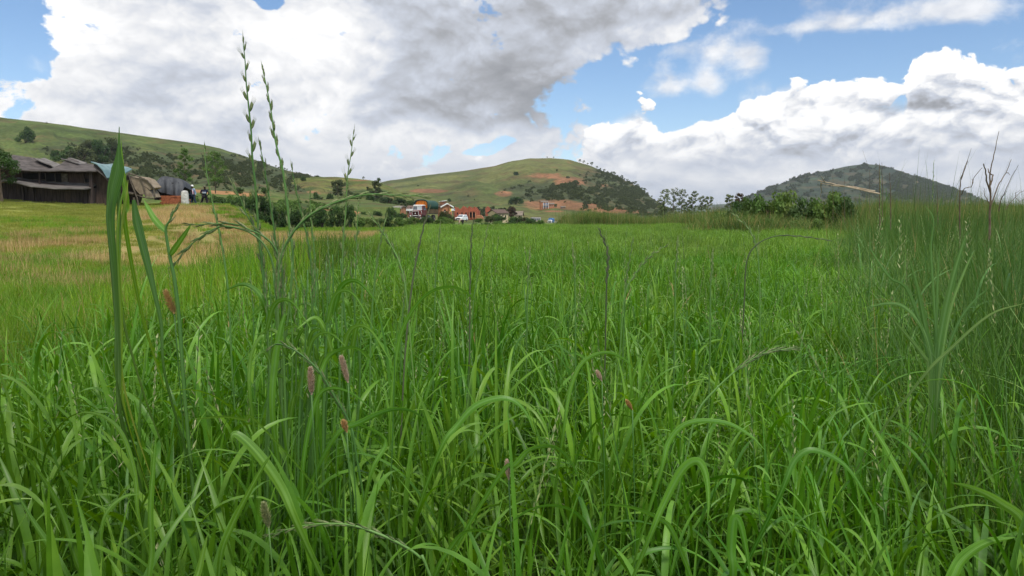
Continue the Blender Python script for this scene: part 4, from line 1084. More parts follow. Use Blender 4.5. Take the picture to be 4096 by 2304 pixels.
# ------------------------------------------------------------------ people
def skin_body(name, nodes, edges, m_, par, sub=2, root=0):
    """nodes: (x,y,z,r) ; one continuous surface grown on the skeleton"""
    me = bpy.data.meshes.new(name); me.from_pydata([q_[:3] for q_ in nodes], edges, [])
    o = obj(name, me, par)
    md = o.modifiers.new('skin', 'SKIN')
    if not me.skin_vertices: me.skin_vertices.new()
    for i, q_ in enumerate(nodes):
        r_ = q_[3]
        me.skin_vertices[0].data[i].radius = (r_, r_) if not isinstance(r_, tuple) else r_
        me.skin_vertices[0].data[i].use_root = (i == root)
    s_ = o.modifiers.new('sub', 'SUBSURF'); s_.levels = sub; s_.render_levels = sub
    md.use_smooth_shade = True
    me.materials.append(m_)
    return o
def lerp3(a, b, t): return tuple(a[i] + (b[i] - a[i]) * t for i in range(3))
def person(label, loc, rz, J, shirt_m, trouser_m, hat=None, hat_m=None, group=None, shirt_extra=None, scale=1.0):
    """J: joints pelvis, chest, neck, head, and l/r shoulder elbow wrist hip knee ankle toe"""
    o = thing('person', label, 'person', loc, rz, group); o.scale = (scale,) * 3
    N, E = [], []
    def nd(p, r_): N.append((*p, r_)); return len(N) - 1
    pel = nd(J['pelvis'], (.155, .115)); mid = nd(lerp3(J['pelvis'], J['chest'], .5), (.140, .105)); ch = nd(J['chest'], (.165, .115)); nk = nd(J['neck'], .055)
    jaw = nd(lerp3(J['neck'], J['head'], .45), .066); hd = nd(J['head'], (.080, .098)); tp_ = nd(lerp3(J['neck'], J['head'], 1.42), .072)
    E += [(pel, mid), (mid, ch), (ch, nk), (nk, jaw), (jaw, hd), (hd, tp_)]
    for s_ in 'lr':
        sh_ = nd(J[s_ + 'sho'], .058); el = nd(J[s_ + 'elb'], .042); wr = nd(J[s_ + 'wri'], .028)
        dv = Vector(J[s_ + 'wri']) - Vector(J[s_ + 'elb']); dv.normalize()
        pm = Vector(J[s_ + 'wri']) + dv * .07; pa = nd(pm, (.040, .020))
        E += [(ch, sh_), (sh_, el), (el, wr), (wr, pa)]
        sd_ = dv.cross(Vector((1, 0, 0)));  sd_ = Vector((0, 1, 0)) if sd_.length < .1 else sd_.normalized()
        for k, (off, ln) in enumerate(((-.030, .065), (-.010, .078), (.010, .072), (.030, .058))):
            b1 = nd(pm + dv * .035 + sd_ * off, .010); b2 = nd(pm + dv * (.035 + ln * .55) + sd_ * off * 1.15, .009); b3 = nd(pm + dv * (.035 + ln * .95) + sd_ * off * 1.1 + Vector((.012, 0, 0)), .007)
            E += [(pa, b1), (b1, b2), (b2, b3)]
        t1_ = nd(pm - dv * .03 + sd_ * -.045, .011); t2_ = nd(pm + dv * .01 + sd_ * -.062, .009); E += [(pa, t1_), (t1_, t2_)]
        hp = nd(J[s_ + 'hip'], .085); kn = nd(J[s_ + 'kne'], .058); ak = nd(J[s_ + 'ank'], .040); to = nd(J[s_ + 'toe'], (.045, .030))
        E += [(pel, hp), (hp, kn), (kn, ak), (ak, to)]
    skin_body('body', N, E, M_skin, o, 1)
    # face
    H = Vector(J['head']); fd = Vector(J.get('face', (0, -1, 0))).normalized(); sdv = fd.cross(Vector((0, 0, 1))).normalized()
    b = MB(); b.tube([H + fd * .085 + Vector((0, 0, .02)), H + fd * .118 + Vector((0, 0, -.015)), H + fd * .10 + Vector((0, 0, -.03))], [.008, .016, .012], 6); b.build('nose', M_skin, o)
    for q_ in (-1, 1):
        b = MB(); b.lathe([(0, -.004), (.014, 0), (0, .006)], H + fd * .092 + sdv * .032 * q_ + Vector((0, 0, .02)), 'Y', 8); b.build('eye', M_dark, o)
        b = MB(); b.lathe([(0, -.008), (.026, 0), (0, .010)], H + sdv * .088 * q_, 'X', 8); b.build('ear', M_skin, o)
    MB().tube([H + fd * .098 + sdv * -.028 + Vector((0, 0, -.055)), H + fd * .104 + Vector((0, 0, -.058)), H + fd * .098 + sdv * .028 + Vector((0, 0, -.055))], .007, 5).build('mouth', M_pink, o)
    # clothes: larger surfaces over the same joints
    N, E = [], []
    pel = nd(lerp3(J['pelvis'], J['chest'], -.12), (.180, .140)); mid = nd(lerp3(J['pelvis'], J['chest'], .5), (.172, .135)); ch = nd(J['chest'], (.190, .140)); nk = nd(lerp3(J['chest'], J['neck'], .62), .085)
    E += [(pel, mid), (mid, ch), (ch, nk)]
    for s_ in 'lr':
        a_ = nd(J[s_ + 'sho'], .078); e_ = nd(J[s_ + 'elb'], .062); w_ = nd(lerp3(J[s_ + 'elb'], J[s_ + 'wri'], .85), .048)
        E += [(ch, a_), (a_, e_), (e_, w_)]
    so = skin_body('jacket', N, E, shirt_m, o, 2)
    if shirt_extra: shirt_extra(o, so)
    N, E = [], []
    pel = nd(J['pelvis'], (.172, .132))
    for s_ in 'lr':
        h_ = nd(J[s_ + 'hip'], .105); k_ = nd(J[s_ + 'kne'], .080); a_ = nd(lerp3(J[s_ + 'kne'], J[s_ + 'ank'], .93), .062)
        E += [(pel, h_), (h_, k_), (k_, a_)]
    skin_body('trousers', N, E, trouser_m, o, 2)
    for s_ in 'lr':
        a_, t_ = J[s_ + 'ank'], J[s_ + 'toe']
        skin_body('shoe', [(*lerp3(a_, t_, -.25), .042), (*lerp3(a_, t_, .4), (.050, .045)), (*lerp3(a_, t_, 1.05), (.048, .035))], [(0, 1), (1, 2)], M_black, o, 1)
    if hat:
        b = MB(); hz = H + Vector((0, 0, .035))
        b.lathe([(0, .108), (.05, .102), (.088, .07), (.104, .02), (.106, 0), (.100, -.005)], hz, n=14)
        ho = b.build(hat, hat_m, o, smooth=True)
        if hat == 'cap':
            b = MB(); p0 = hz + fd * .09
            b.prism([p0 + sdv * -.07, p0 + fd * .06 + sdv * -.05, p0 + fd * .075, p0 + fd * .06 + sdv * .05, p0 + sdv * .07], (0, 0, .012)); b.build('peak', hat_m, ho)
        elif hat == 'hat':
            MB().lathe([(.09, 0), (.155, -.012), (.155, -.004), (.09, .010)], hz, n=16).build('brim', hat_m, ho)
    return o
# plaid: a woven check of blue and pale lines
m_, n, out = base_mat('blue_plaid'); M_plaid = m_
pb = n.new('ShaderNodeBsdfPrincipled'); pb.inputs['Roughness'].default_value = .85
t = n.new('ShaderNodeTexCoord'); sp_ = n.new('ShaderNodeSeparateXYZ'); n.link(t.outputs['Object'], sp_.inputs[0])
sx_ = n.m('GREATER_THAN', n.m('SINE', n.m('MULTIPLY', sp_.outputs[0], 70)), .3); sz_ = n.m('GREATER_THAN', n.m('SINE', n.m('MULTIPLY', sp_.outputs[2], 60)), .3)
n.put(pb.inputs['Base Color'], n.mix(n.m('MULTIPLY', n.m('ADD', sx_, sz_), .5), (.10, .17, .32), (.50, .58, .68))); n.link(pb.outputs[0], out.inputs[0])
m_, n, out = base_mat('striped_shirt'); M_stripe = m_
pb = n.new('ShaderNodeBsdfPrincipled'); pb.inputs['Roughness'].default_value = .85
t = n.new('ShaderNodeTexCoord'); sp_ = n.new('ShaderNodeSeparateXYZ'); n.link(t.outputs['Object'], sp_.inputs[0])
n.put(pb.inputs['Base Color'], n.mix(n.m('GREATER_THAN', n.m('SINE', n.m('MULTIPLY', sp_.outputs[0], 110)), .35), (.72, .70, .72), (.55, .08, .09))); n.link(pb.outputs[0], out.inputs[0])
M_navy = mat('navy_cloth', (.022, .026, .060), (.015, .018, .042), 5, .85, .1)
M_jeans = mat('dark_jeans', (.035, .055, .085), (.025, .038, .06), 8, .85, .1)
M_darkcloth = mat('dark_trousers', (.035, .030, .034), (.025, .022, .025), 8, .85, .1)
M_greyband = mat('grey_band', (.36, .40, .44), (.16, .20, .28), 1.0, .85, .1)
M_hatolive = mat('olive_hat', (.16, .15, .10), (.11, .10, .07), 8, .9, .1)

J1 = dict(pelvis=(0, 0, .92), chest=(.0, .0, 1.24), neck=(.0, 0, 1.42), head=(.03, -.02, 1.555), face=(.75, -.65, -.15),
          lsho=(-.19, 0, 1.36), lelb=(-.235, .03, 1.09), lwri=(-.20, -.06, .86), rsho=(.18, 0, 1.36), relb=(.23, .06, 1.10), rwri=(.26, -.04, .88),
          lhip=(-.09, 0, .87), lkne=(-.08, -.03, .49), lank=(-.10, .03, .09), ltoe=(-.07, -.12, .03),
          rhip=(.09, 0, .87), rkne=(.20, -.05, .50), rank=(.34, .04, .10), rtoe=(.44, -.07, .03))
def front(o, so):
    skin_body('striped_shirt', [(.07, -.075, .93, (.085, .070)), (.06, -.09, 1.15, (.085, .075)), (.05, -.085, 1.33, (.075, .06))], [(0, 1), (1, 2)], M_stripe, o, 2)
pA = P(771, 826, 56)
person('man in a white cap and open blue plaid shirt standing beside the white pillar', P(771, 829, 56), 0.0, J1, M_plaid, M_jeans, 'cap', M_white, None, front, 1.0)
J2 = dict(pelvis=(0, 0, .90), chest=(.03, .02, 1.22), neck=(.05, -.01, 1.42), head=(.06, -.05, 1.54), face=(.1, 1, -.1),
          lsho=(-.20, 0, 1.34), lelb=(-.31, .05, 1.10), lwri=(-.13, .20, .98), rsho=(.25, 0, 1.34), relb=(.34, .05, 1.10), rwri=(.20, .20, .98),
          lhip=(-.10, 0, .86), lkne=(-.24, .06, .48), lank=(-.40, .0, .10), ltoe=(-.46, .12, .03),
          rhip=(.11, 0, .86), rkne=(.16, .04, .48), rank=(.19, .0, .09), rtoe=(.20, .14, .03))
def band(o, so):
    skin_body('grey_band', [(-.13, -.11, 1.12, (.065, .085)), (.03, -.125, 1.12, (.075, .090)), (.19, -.11, 1.12, (.065, .085))], [(0, 1), (1, 2)], M_greyband, o, 2, 1)
person('man in a navy jacket with a pale back band, standing with feet apart, back turned', P(820, 831, 56), 0.0, J2, M_navy, M_darkcloth, 'hat', M_hatolive, None, band, 1.0)
bd = thing('cloth_bundle', 'small pink cloth bundle with a dark top on the grass beside the white pillar', 'bundle', P(758, 834, 55.4))
MB().lathe([(0, 0), (.16, .02), (.20, .12), (.17, .25), (.09, .34), (0, .36)], n=14).build('bundle', M_pink, bd, smooth=True)
MB().lathe([(0, .0), (.09, .02), (.10, .10), (.05, .17), (0, .18)], (-.02, 0, .33), n=12).build('top', M_dark, bd, smooth=True)

# ------------------------------------------------------------------ truck
def wheel(par, x, y, r_, w_, name='wheel'):
    o = MB().lathe([(r_ * .55, -w_ / 2), (r_ * .92, -w_ / 2), (r_, -w_ * .3), (r_, w_ * .3), (r_ * .92, w_ / 2), (r_ * .55, w_ / 2), (r_ * .55, -w_ / 2)], (x, y, r_), 'X', 22).build('wheel', M_rubber, par)
    s_ = 1 if x > 0 else -1
    MB().lathe([(0, s_ * w_ * .30), (r_ * .2, s_ * w_ * .38), (r_ * .24, s_ * w_ * .2), (r_ * .5, s_ * w_ * .22), (r_ * .56, s_ * w_ * .45), (r_ * .56, -s_ * w_ * .4), (0, -s_ * w_ * .4)], (x, y, r_), 'X', 18).build('rim', M_rim, o)
    return o
TY = 124.0
tb = P(1676, 890, TY); tb.z = max(tb.z, gzp(tb.x, TY)) ; tb.z = gzp(tb.x, TY) + .02
tk = thing('cargo_truck', 'old maroon truck with a green canvas canopy and an orange cloth front on the road', 'truck', tb, R(-17))
tk.scale = (1.0, .86, 1.04)
b = MB()                                                      # rounded bonneted cab, front towards -Y
def loft(b, secs):
    base_ = len(b.v); n_ = len(secs[0])
    for s_ in secs: b.v += [tuple(p) for p in s_]
    for i in range(len(secs) - 1):
        for k in range(n_): b.f.append((base_ + i * n_ + k, base_ + i * n_ + (k + 1) % n_, base_ + (i + 1) * n_ + (k + 1) % n_, base_ + (i + 1) * n_ + k))
    b.f.append(tuple(base_ + k for k in range(n_))[::-1]); b.f.append(tuple(base_ + (len(secs) - 1) * n_ + k for k in range(n_)))
def rsec(y, w_, z0, z1, rr=.18, tw=None):
    tw = tw or w_
    pts = [(-w_, z0), (w_, z0), (w_, z0 + (z1 - z0) * .5), (tw, z1 - rr), (tw - rr * .35, z1 - rr * .3), (tw - rr, z1), (-tw + rr, z1), (-tw + rr * .35, z1 - rr * .3), (-tw, z1 - rr), (-w_, z0 + (z1 - z0) * .5)]
    return [Vector((x, y, z)) for x, z in pts]
loft(b, [rsec(-.55, .98, .95, 2.30, .2, .80), rsec(-.35, 1.02, .9, 2.52, .22, .84), rsec(.25, 1.04, .9, 2.56, .2, .88), rsec(.95, 1.04, .9, 2.52, .2, .88)])
cab = b.build('cab', M_maroon, tk, smooth=False, bevel=.03)
b = MB(); loft(b, [rsec(-1.55, .62, .75, 1.62, .16), rsec(-1.2, .70, .72, 1.72, .18), rsec(-.45, .80, .72, 1.80, .18)]); b.build('bonnet', M_maroon, tk, bevel=.03)
for s_ in (-1, 1):
    b = MB()
    pts = [Vector((s_ * .62, y, z)) for y, z in ((-1.72, .62), (-1.75, .95), (-1.55, 1.25), (-1.1, 1.38), (-.55, 1.20), (-.4, .70), (-.62, .70), (-.75, 1.0), (-1.1, 1.12), (-1.4, .98), (-1.5, .62))]
    b.prism(pts, (s_ * .52, 0, 0)); b.build('mudguard', M_maroon, tk, bevel=.02)
b = MB(); loft(b, [rsec(-.60, .80, 2.46, 2.58, .06, .74), rsec(-.3, .88, 2.50, 2.64, .08, .80), rsec(.95, .90, 2.50, 2.62, .08, .85)]); b.build('cab_roof', M_white, tk)
for x0, x1, m_ in ((-.78, -.03, M_glassd), (.03, .78, M_glassrefl)):
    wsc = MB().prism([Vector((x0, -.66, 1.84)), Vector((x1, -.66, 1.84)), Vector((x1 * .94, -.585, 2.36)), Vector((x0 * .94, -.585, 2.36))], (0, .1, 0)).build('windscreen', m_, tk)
b = MB(); b.tube([(-.84, -.68, 1.80), (-.78, -.60, 2.42), (.78, -.60, 2.42), (.84, -.68, 1.80), (-.84, -.68, 1.80)], .035, 5); b.tube([(0, -.69, 1.80), (0, -.61, 2.42)], .03, 5); b.build('windscreen_frame', M_white, tk)
gr = MB().box(-.48, .48, -1.64, -1.56, .82, 1.52).build('grille', M_dark, tk)
b = MB()
for k in range(9): b.box(-.44, .44, -1.665, -1.645, .86 + k * .072, .885 + k * .072)
b.build('slats', M_maroon, gr)
b = MB(); b.tube([(-.58, -1.67, .74), (-.56, -1.67, 1.60), (.56, -1.67, 1.60), (.58, -1.67, .74)], .036, 6); b.box(-.40, .40, -1.70, -1.67, .84, .93); b.build('grille_trim', M_white, gr)
b = MB(); b.prism([Vector((-.10, -1.71, 1.14)), Vector((.10, -1.71, 1.14)), Vector((0, -1.71, 1.40))], (0, .03, 0)); b.build('emblem', M_white, gr)
for s_ in (-1, 1):
    MB().lathe([(0, -.05), (.11, -.03), (.13, .03), (.13, .10)], (s_ * .86, -1.79, .86), 'Y', 14).build('headlight', M_lamp, tk)
    MB().tube([(s_ * 1.06, -1.5, 1.2), (s_ * 1.10, -1.55, 1.60), (s_ * .92, -1.5, 1.62)], .035, 5).build('marker_rod', M_white, tk)
    mo = MB().tube([(s_ * .95, -.5, 2.1), (s_ * 1.22, -.62, 2.1)], .02, 5).build('mirror_arm', M_black, tk)
    MB().box(s_ * 1.22 - .06, s_ * 1.22 + .06, -.66, -.60, 1.95, 2.22).build('mirror', M_black, mo)
bm_ = MB().box(-1.15, 1.15, -1.90, -1.72, .44, .64).build('bumper', M_weather, tk, bevel=.02)
for s_ in (-1, 1): MB().box(s_ * 1.08 - .08, s_ * 1.08 + .08, -1.94, -1.902, .40, .62).build('bumper_end', M_white, bm_)
MB().box(-.30, .30, -1.93, -1.902, .50, .60).build('number_plate', M_white, bm_)
dr = MB().prism([Vector((1.035, -.40, 1.0)), Vector((1.035, .80, 1.0)), Vector((.97, .80, 1.75)), Vector((.97, -.40, 1.75))], (.025, 0, 0)).build('door', M_maroon, tk)
MB().prism([Vector((1.00, -.30, 1.80)), Vector((1.00, .72, 1.80)), Vector((.92, .72, 2.28)), Vector((.92, -.28, 2.28))], (.025, 0, .01)).build('side_window', M_glassd, tk)
MB().box(-.5, .5, -1.3, 6.3, .60, .78).build('chassis', M_black, tk)
bed = MB().box(-1.18, 1.18, 1.15, 6.4, 1.14, 1.26).build('cargo_bed', M_weather, tk)
for s_ in (-1, 1):
    b = MB()
    for k in range(5): b.box(s_ * 1.18 - .02, s_ * 1.18 + .02, 1.15, 6.4, 1.28 + k * .165, 1.43 + k * .165)
    sd2 = b.build('side_boards', M_rust, tk)
    b = MB()
    for k in range(9): b.box(s_ * 1.23 - .03, s_ * 1.23 + .03, 1.18 + k * .63, 1.26 + k * .63, 1.12, 2.14)
    b.build('stakes', M_dark, sd2)
MB().box(-1.18, 1.18, 1.10, 1.149, 1.26, 2.10).build('headboard', M_rust, tk)
# canopy: arched canvas, sagging between hoops, open at the front
vs, fs = [], []
NA, NB = 22, 26
for j in range(NB + 1):
    y = 1.05 + 5.45 * j / NB
    sag = .06 * math.sin(j * math.pi / 4) ** 2
    for i in range(NA + 1):
        a = math.pi * i / NA
        cx_, cz_ = math.cos(a), math.sin(a)
        x = 1.26 * np.sign(cx_) * abs(cx_) ** .62; z = 2.25 + 1.15 * abs(cz_) ** .60 - sag
        if i in (0, NA): z = 2.02 + random.uniform(-.05, .05)
        x += .035 * math.sin(j * 2.1 + i)
        vs.append((x, y, z))
for j in range(NB):
    for i in range(NA):
        a = j * (NA + 1) + i; fs.append((a, a + 1, a + NA + 2, a + NA + 1))
b = MB(); b.v = vs; b.f = fs; co = b.build('canopy', M_canvas, tk, smooth=True)
md = co.modifiers.new('th', 'SOLIDIFY'); md.thickness = .02
b = MB(); ring = [(1.29 * np.sign(math.cos(a)) * abs(math.cos(a)) ** .62, 1.0, 2.25 + 1.18 * abs(math.sin(a)) ** .60) for a in np.linspace(0, math.pi, 23)]
b.tube([(1.29, 1.0, 2.0)] + ring + [(-1.29, 1.0, 2.0)], .10, 7); b.build('canopy_hem', M_canvas2, co, smooth=True)
b = MB(); b.prism([Vector((x * .86, 1.22, 1.95 if abs(z - 2.25) < .01 else 1.9 + (z - 1.9) * .93)) for x, y, z in [(1.2, 1, 1.9)] + ring + [(-1.2, 1, 1.9)]], (0, .05, 0)); of = b.build('front_cloth', M_orange, tk)
b = MB()
for x in (-.5, 0, .55): b.tube([(x, 1.205, 2.0), (x, 1.205, 3.2)], .018, 5)
b.build('seams', M_rust, of)
for x in (-.95, .95): wheel(tk, x, -1.05, .50, .28)
for x in (-.92, .92): wheel(tk, x, 4.6, .52, .5)
wheel(tk, .92, 3.4, .52, .5) if False else None
MB().box(.45, .95, 2.0, 2.9, .55, 1.0).build('fuel_tank', M_rim, tk, bevel=.08)

# ------------------------------------------------------------------ white off-road car
cy = 196.0
cp_ = P(1846, 884, cy); cp_.z = P(1846, 886, cy).z
car = thing('offroad_car', 'white boxy off-road car driving towards the field on the road', 'car', cp_, R(-21))
b = MB(); loft(b, [rsec(-2.15, .84, .50, .98, .1), rsec(-2.05, .90, .45, 1.06, .12), rsec(-.85, .93, .42, 1.16, .1), rsec(1.9, .93, .42, 1.14, .1), rsec(2.25, .90, .45, 1.10, .1)])
body = b.build('body', M_white, car, bevel=.03)
b = MB(); loft(b, [rsec(-.95, .86, 1.10, 1.16, .03), rsec(-.45, .84, 1.12, 1.74, .12, .72), rsec(0, .84, 1.12, 1.82, .12, .74), rsec(1.9, .84, 1.12, 1.80, .12, .74), rsec(2.2, .82, 1.10, 1.3, .08, .76)])
b.build('cabin', M_white, car, bevel=.02)
MB().prism([Vector((-.74, -.93, 1.20)), Vector((.74, -.93, 1.20)), Vector((.66, -.52, 1.68)), Vector((-.66, -.52, 1.68))], (0, -.03, .02)).build('windscreen', M_glassd, car)
for (a0, a1) in ((-.35, .42), (.5, 1.15), (1.22, 1.95)):
    for s_ in (-1, 1): MB().prism([Vector((s_ * .845, a0, 1.22)), Vector((s_ * .845, a1, 1.22)), Vector((s_ * .765, a1 - .04, 1.66)), Vector((s_ * .765, a0 + .08, 1.66))], (s_ * .02, 0, 0)).build('side_window', M_glassd, car)
g_ = MB().box(-.55, .55, -2.20, -2.155, .66, .92).build('grille', M_black, car)
MB().box(-.12, .12, -2.22, -2.202, .74, .84).build('badge', M_rim, g_)
for s_ in (-1, 1):
    MB().box(s_ * .70 - .13, s_ * .70 + .13, -2.20, -2.155, .70, .92).build('headlight', M_lamp, car)
    MB().box(s_ * 1.02 - .08, s_ * 1.02 + .08, -.72, -.62, 1.18, 1.36).build('mirror', M_black, car)
bu = MB().box(-.9, .9, -2.32, -2.16, .38, .60).build('bumper', M_black, car, bevel=.03)
MB().box(-.26, .26, -2.335, -2.322, .44, .56).build('number_plate', M_white, bu)
MB().prism([Vector((-.45, -2.3, .60)), Vector((.45, -2.3, .60)), Vector((.35, -2.3, .85)), Vector((-.35, -2.3, .85))], (0, .05, 0)).build('bull_bar', M_black, car)
for x in (-.82, .82):
    for y in (-1.35, 1.35): wheel(car, x, y, .37, .26)

# ------------------------------------------------------------------ small far vehicles
vy = 250.0
p0 = P(2199, 893, vy); k = px2m(vy)
vn = thing('blue_canvas_truck', 'small white cabbed truck with a blue canvas cover far down the road', 'truck', p0, R(-12))
W2, H2 = 11 * k * .85, 21 * k
b = MB(); loft(b, [rsec(-.2, W2 * .86, H2 * .10, H2 * .46, .1), rsec(.0, W2 * .9, H2 * .08, H2 * .60, .15, W2 * .8), rsec(1.4, W2 * .9, H2 * .08, H2 * .62, .15, W2 * .8)]); b.build('cab', M_white, vn)
MB().box(-W2 * .7, W2 * .7, -.25, -.16, H2 * .34, H2 * .52).build('windscreen', M_glassd, vn)
MB().box(-W2 * .6, W2 * .6, -.27, -.205, H2 * .16, H2 * .26).build('grille', M_black, vn)
MB().box(-W2 * .9, W2 * .9, -.36, -.22, H2 * .04, H2 * .10).build('bumper', M_black, vn)
b = MB(); loft(b, [rsec(1.45, W2, H2 * .16, H2 * .97, .5), rsec(1.8, W2, H2 * .14, H2, .5), rsec(6.0, W2, H2 * .14, H2 * .97, .5)]); b.build('canvas_cover', M_blue, vn)
for s_ in (-1, 1):
    MB().box(s_ * W2 * .7 - .12, s_ * W2 * .7 + .12, -.27, -.205, H2 * .15, H2 * .24).build('headlight', M_lamp, vn)
    for y in (.5, 4.6): wheel(vn, s_ * W2 * .8, y, .42, .3)
p0 = P(2145, 892, 240); k = px2m(240)
bs = thing('grey_bus', 'long dusty grey bus body half hidden by hedges near the far road', 'bus', p0, R(8))
MB().box(-19 * k, 19 * k, 0, 2.3, .5, 22 * k).build('body', M_busgrey, bs, bevel=.15)
for i, x in enumerate((-15, -8.5, -2, 5, 12)):
    MB().box((x - 2.6) * k, (x + 2.6) * k, -.04, -.003, 12 * k, 18 * k).build('window', M_glassd if i != 1 else M_white, bs)
MB().box(-19 * k, 19 * k, -.05, -.003, 6.5 * k, 8 * k).build('stripe', M_cream, bs)
for x in (-12 * k, 12 * k):
    MB().lathe([(0, -.1), (.5, -.1), (.5, .2), (0, .2)], (x, .1, .5), 'Y', 16).build('wheel', M_rubber, bs)

# motorcycle with rider
my = 215.0; p0 = P(1975, 885, my)
mc = thing('motorcycle', 'white faired motorcycle coming up the road with a helmeted rider', 'motorcycle', p0)
for y in (-.65, .65): 
    o_ = MB().lathe([(.24, -.05), (.31, -.04), (.31, .04), (.24, .05), (.24, -.05)], (0, y, .31), 'X', 20).build('wheel', M_rubber, mc)
MB().tube([(0, -.65, .31), (0, -.45, .85), (0, -.40, 1.0)], .045, 6).build('fork', M_rim, mc)
MB().tube([(-.38, -.30, 1.02), (-.1, -.42, .98), (.1, -.42, .98), (.38, -.30, 1.02)], .035, 6).build('handlebar', M_white, mc)
b = MB(); loft(b, [rsec(-.85, .13, .70, .95, .05), rsec(-.55, .22, .55, 1.12, .1), rsec(-.2, .2, .5, .95, .1)]); b.build('fairing', M_white, mc)
b = MB(); loft(b, [rsec(-.2, .13, .45, .85, .05), rsec(.3, .14, .4, .78, .06), rsec(.75, .10, .6, .75, .04)]); b.build('frame', M_black, mc)
MB().lathe([(0, -.03), (.08, 0), (.08, .03)], (0, -.89, .84), 'Y', 12).build('headlight', M_lamp, mc)
for s_ in (-1, 1): MB().box(s_ * .42 - .07, s_ * .42 + .07, -.34, -.30, 1.1, 1.22).build('mirror', M_white, mc)
J3 = dict(pelvis=(0, .2, .85), chest=(0, .08, 1.16), neck=(0, .03, 1.34), head=(0, -.02, 1.47), face=(0, -1, 0),
          lsho=(-.19, .05, 1.28), lelb=(-.32, -.08, 1.08), lwri=(-.34, -.26, 1.03), rsho=(.19, .05, 1.28), relb=(.32, -.08, 1.08), rwri=(.34, -.26, 1.03),
          lhip=(-.10, .15, .80), lkne=(-.22, -.22, .68), lank=(-.18, .0, .28), ltoe=(-.18, -.14, .22), rhip=(.10, .15, .80), rkne=(.22, -.22, .68), rank=(.18, .0, .28), rtoe=(.18, -.14, .22))
person('motorcycle rider in dark clothes wearing a white helmet', p0, 0, J3, M_darkcloth, M_darkcloth, 'helmet', M_white)
J4 = dict(pelvis=(0, 0, .80), chest=(-.22, 0, .92), neck=(-.36, 0, .80), head=(-.42, 0, .66), face=(-.5, 0, -1),
          lsho=(-.28, -.17, .88), lelb=(-.36, -.18, .62), lwri=(-.42, -.14, .40), rsho=(-.28, .17, .88), relb=(-.36, .18, .62), rwri=(-.42, .14, .40),
          lhip=(.0, -.09, .76), lkne=(-.02, -.1, .42), lank=(.06, -.1, .08), ltoe=(-.06, -.1, .03), rhip=(.0, .09, .76), rkne=(.05, .1, .42), rank=(.12, .1, .08), rtoe=(.0, .1, .03))
pq = P(1850, 899, 84)
person('person in a pale pink shirt bending down at the field edge below the white car', Vector((pq.x, 84, gzp(pq.x, 84))), 0, J4, mat('pale_pink_shirt', (.72, .50, .42), (.62, .42, .35), 5, .8, .1), M_darkcloth, None, None, None, None, .95)

# ------------------------------------------------------------------ houses
def gable_house(name, label, sx, sy, Y, w_px, h_px, roof_px, depth, rz, wm, rm, gable_front=True, overhang=.25, barge=None, windows=(), doors=(), cat='house', group=None):
    k = px2m(Y); p = P(sx, sy, Y); o = thing(name, label, cat, p, R(rz), group)
    w_, h, rh = w_px * k / 2, h_px * k, roof_px * k
    b = MB()
    if gable_front:
        b.prism([Vector(q_) for q_ in ((-w_, 0, -1.5), (w_, 0, -1.5), (w_, 0, h), (0, 0, h + rh), (-w_, 0, h))], (0, depth, 0)); b.build('wall', wm, o)
        b = MB(); oh = overhang
        for s_ in (-1, 1):
            b.prism([Vector((s_ * (w_ + oh), -oh, h - oh * rh / w_ + .03)), Vector((0, -oh, h + rh + .03)), Vector((0, -oh, h + rh + .20)), Vector((s_ * (w_ + oh), -oh, h - oh * rh / w_ + .20))], (0, depth + 2 * oh, 0))
        ro = b.build('roof', rm, o)
        if barge:
            b = MB()
            for s_ in (-1, 1):
                b.prism([Vector((s_ * (w_ + oh), -oh - .06, h - oh * rh / w_ - .15)), Vector((0, -oh - .06, h + rh - .15)), Vector((0, -oh - .06, h + rh + .2)), Vector((s_ * (w_ + oh), -oh - .06, h - oh * rh / w_ + .2))], (0, .055, 0))
            b.build('bargeboard', barge, ro)
    else:
        b.prism([Vector(q_) for q_ in ((-w_, 0, -1.5), (-w_, depth, -1.5), (-w_, depth, h), (-w_, depth / 2, h + rh), (-w_, 0, h))], (2 * w_, 0, 0)); b.build('wall', wm, o)
        b = MB(); oh = overhang; sl = rh / (depth / 2)
        b.prism([Vector((-w_ - oh, -oh, h - oh * sl + .03)), Vector((-w_ - oh, depth / 2, h + rh + .03)), Vector((-w_ - oh, depth / 2, h + rh + .22)), Vector((-w_ - oh, -oh, h - oh * sl + .22))], (2 * (w_ + oh), 0, 0))
        b.prism([Vector((-w_ - oh, depth + oh, h - oh * sl + .03)), Vector((-w_ - oh, depth / 2, h + rh + .03)), Vector((-w_ - oh, depth / 2, h + rh + .22)), Vector((-w_ - oh, depth + oh, h - oh * sl + .22))], (2 * (w_ + oh), 0, 0))
        ro = b.build('roof', rm, o)
        if barge: MB().box(-w_ - oh, w_ + oh, -oh - .07, -oh - .003, h - oh * sl - .1, h - oh * sl + .3).build('fascia', barge, ro)
    for (x, z0, ww, hh) in windows:
        wo_ = MB().box((x - ww / 2) * k, (x + ww / 2) * k, -.05, -.004, z0 * k, (z0 + hh) * k).build('window', M_dark, o)
        MB().box((x - ww / 2) * k - .08, (x + ww / 2) * k + .08, -.12, -.055, z0 * k - .14, z0 * k).build('sill', M_stone, wo_)
    for (x, ww, hh) in doors:
        MB().box((x - ww / 2) * k, (x + ww / 2) * k, -.05, -.004, 0, hh * k).build('door', M_dark, o)
    return o
gable_house('brick_shed', 'small orange brick shed with a flat tin edge left of the truck', 1590, 862, 139, 28, 30, 5, 3.5, -8, M_brickwall, M_thatch, False, .15, M_stone, doors=((8, 6, 18),))
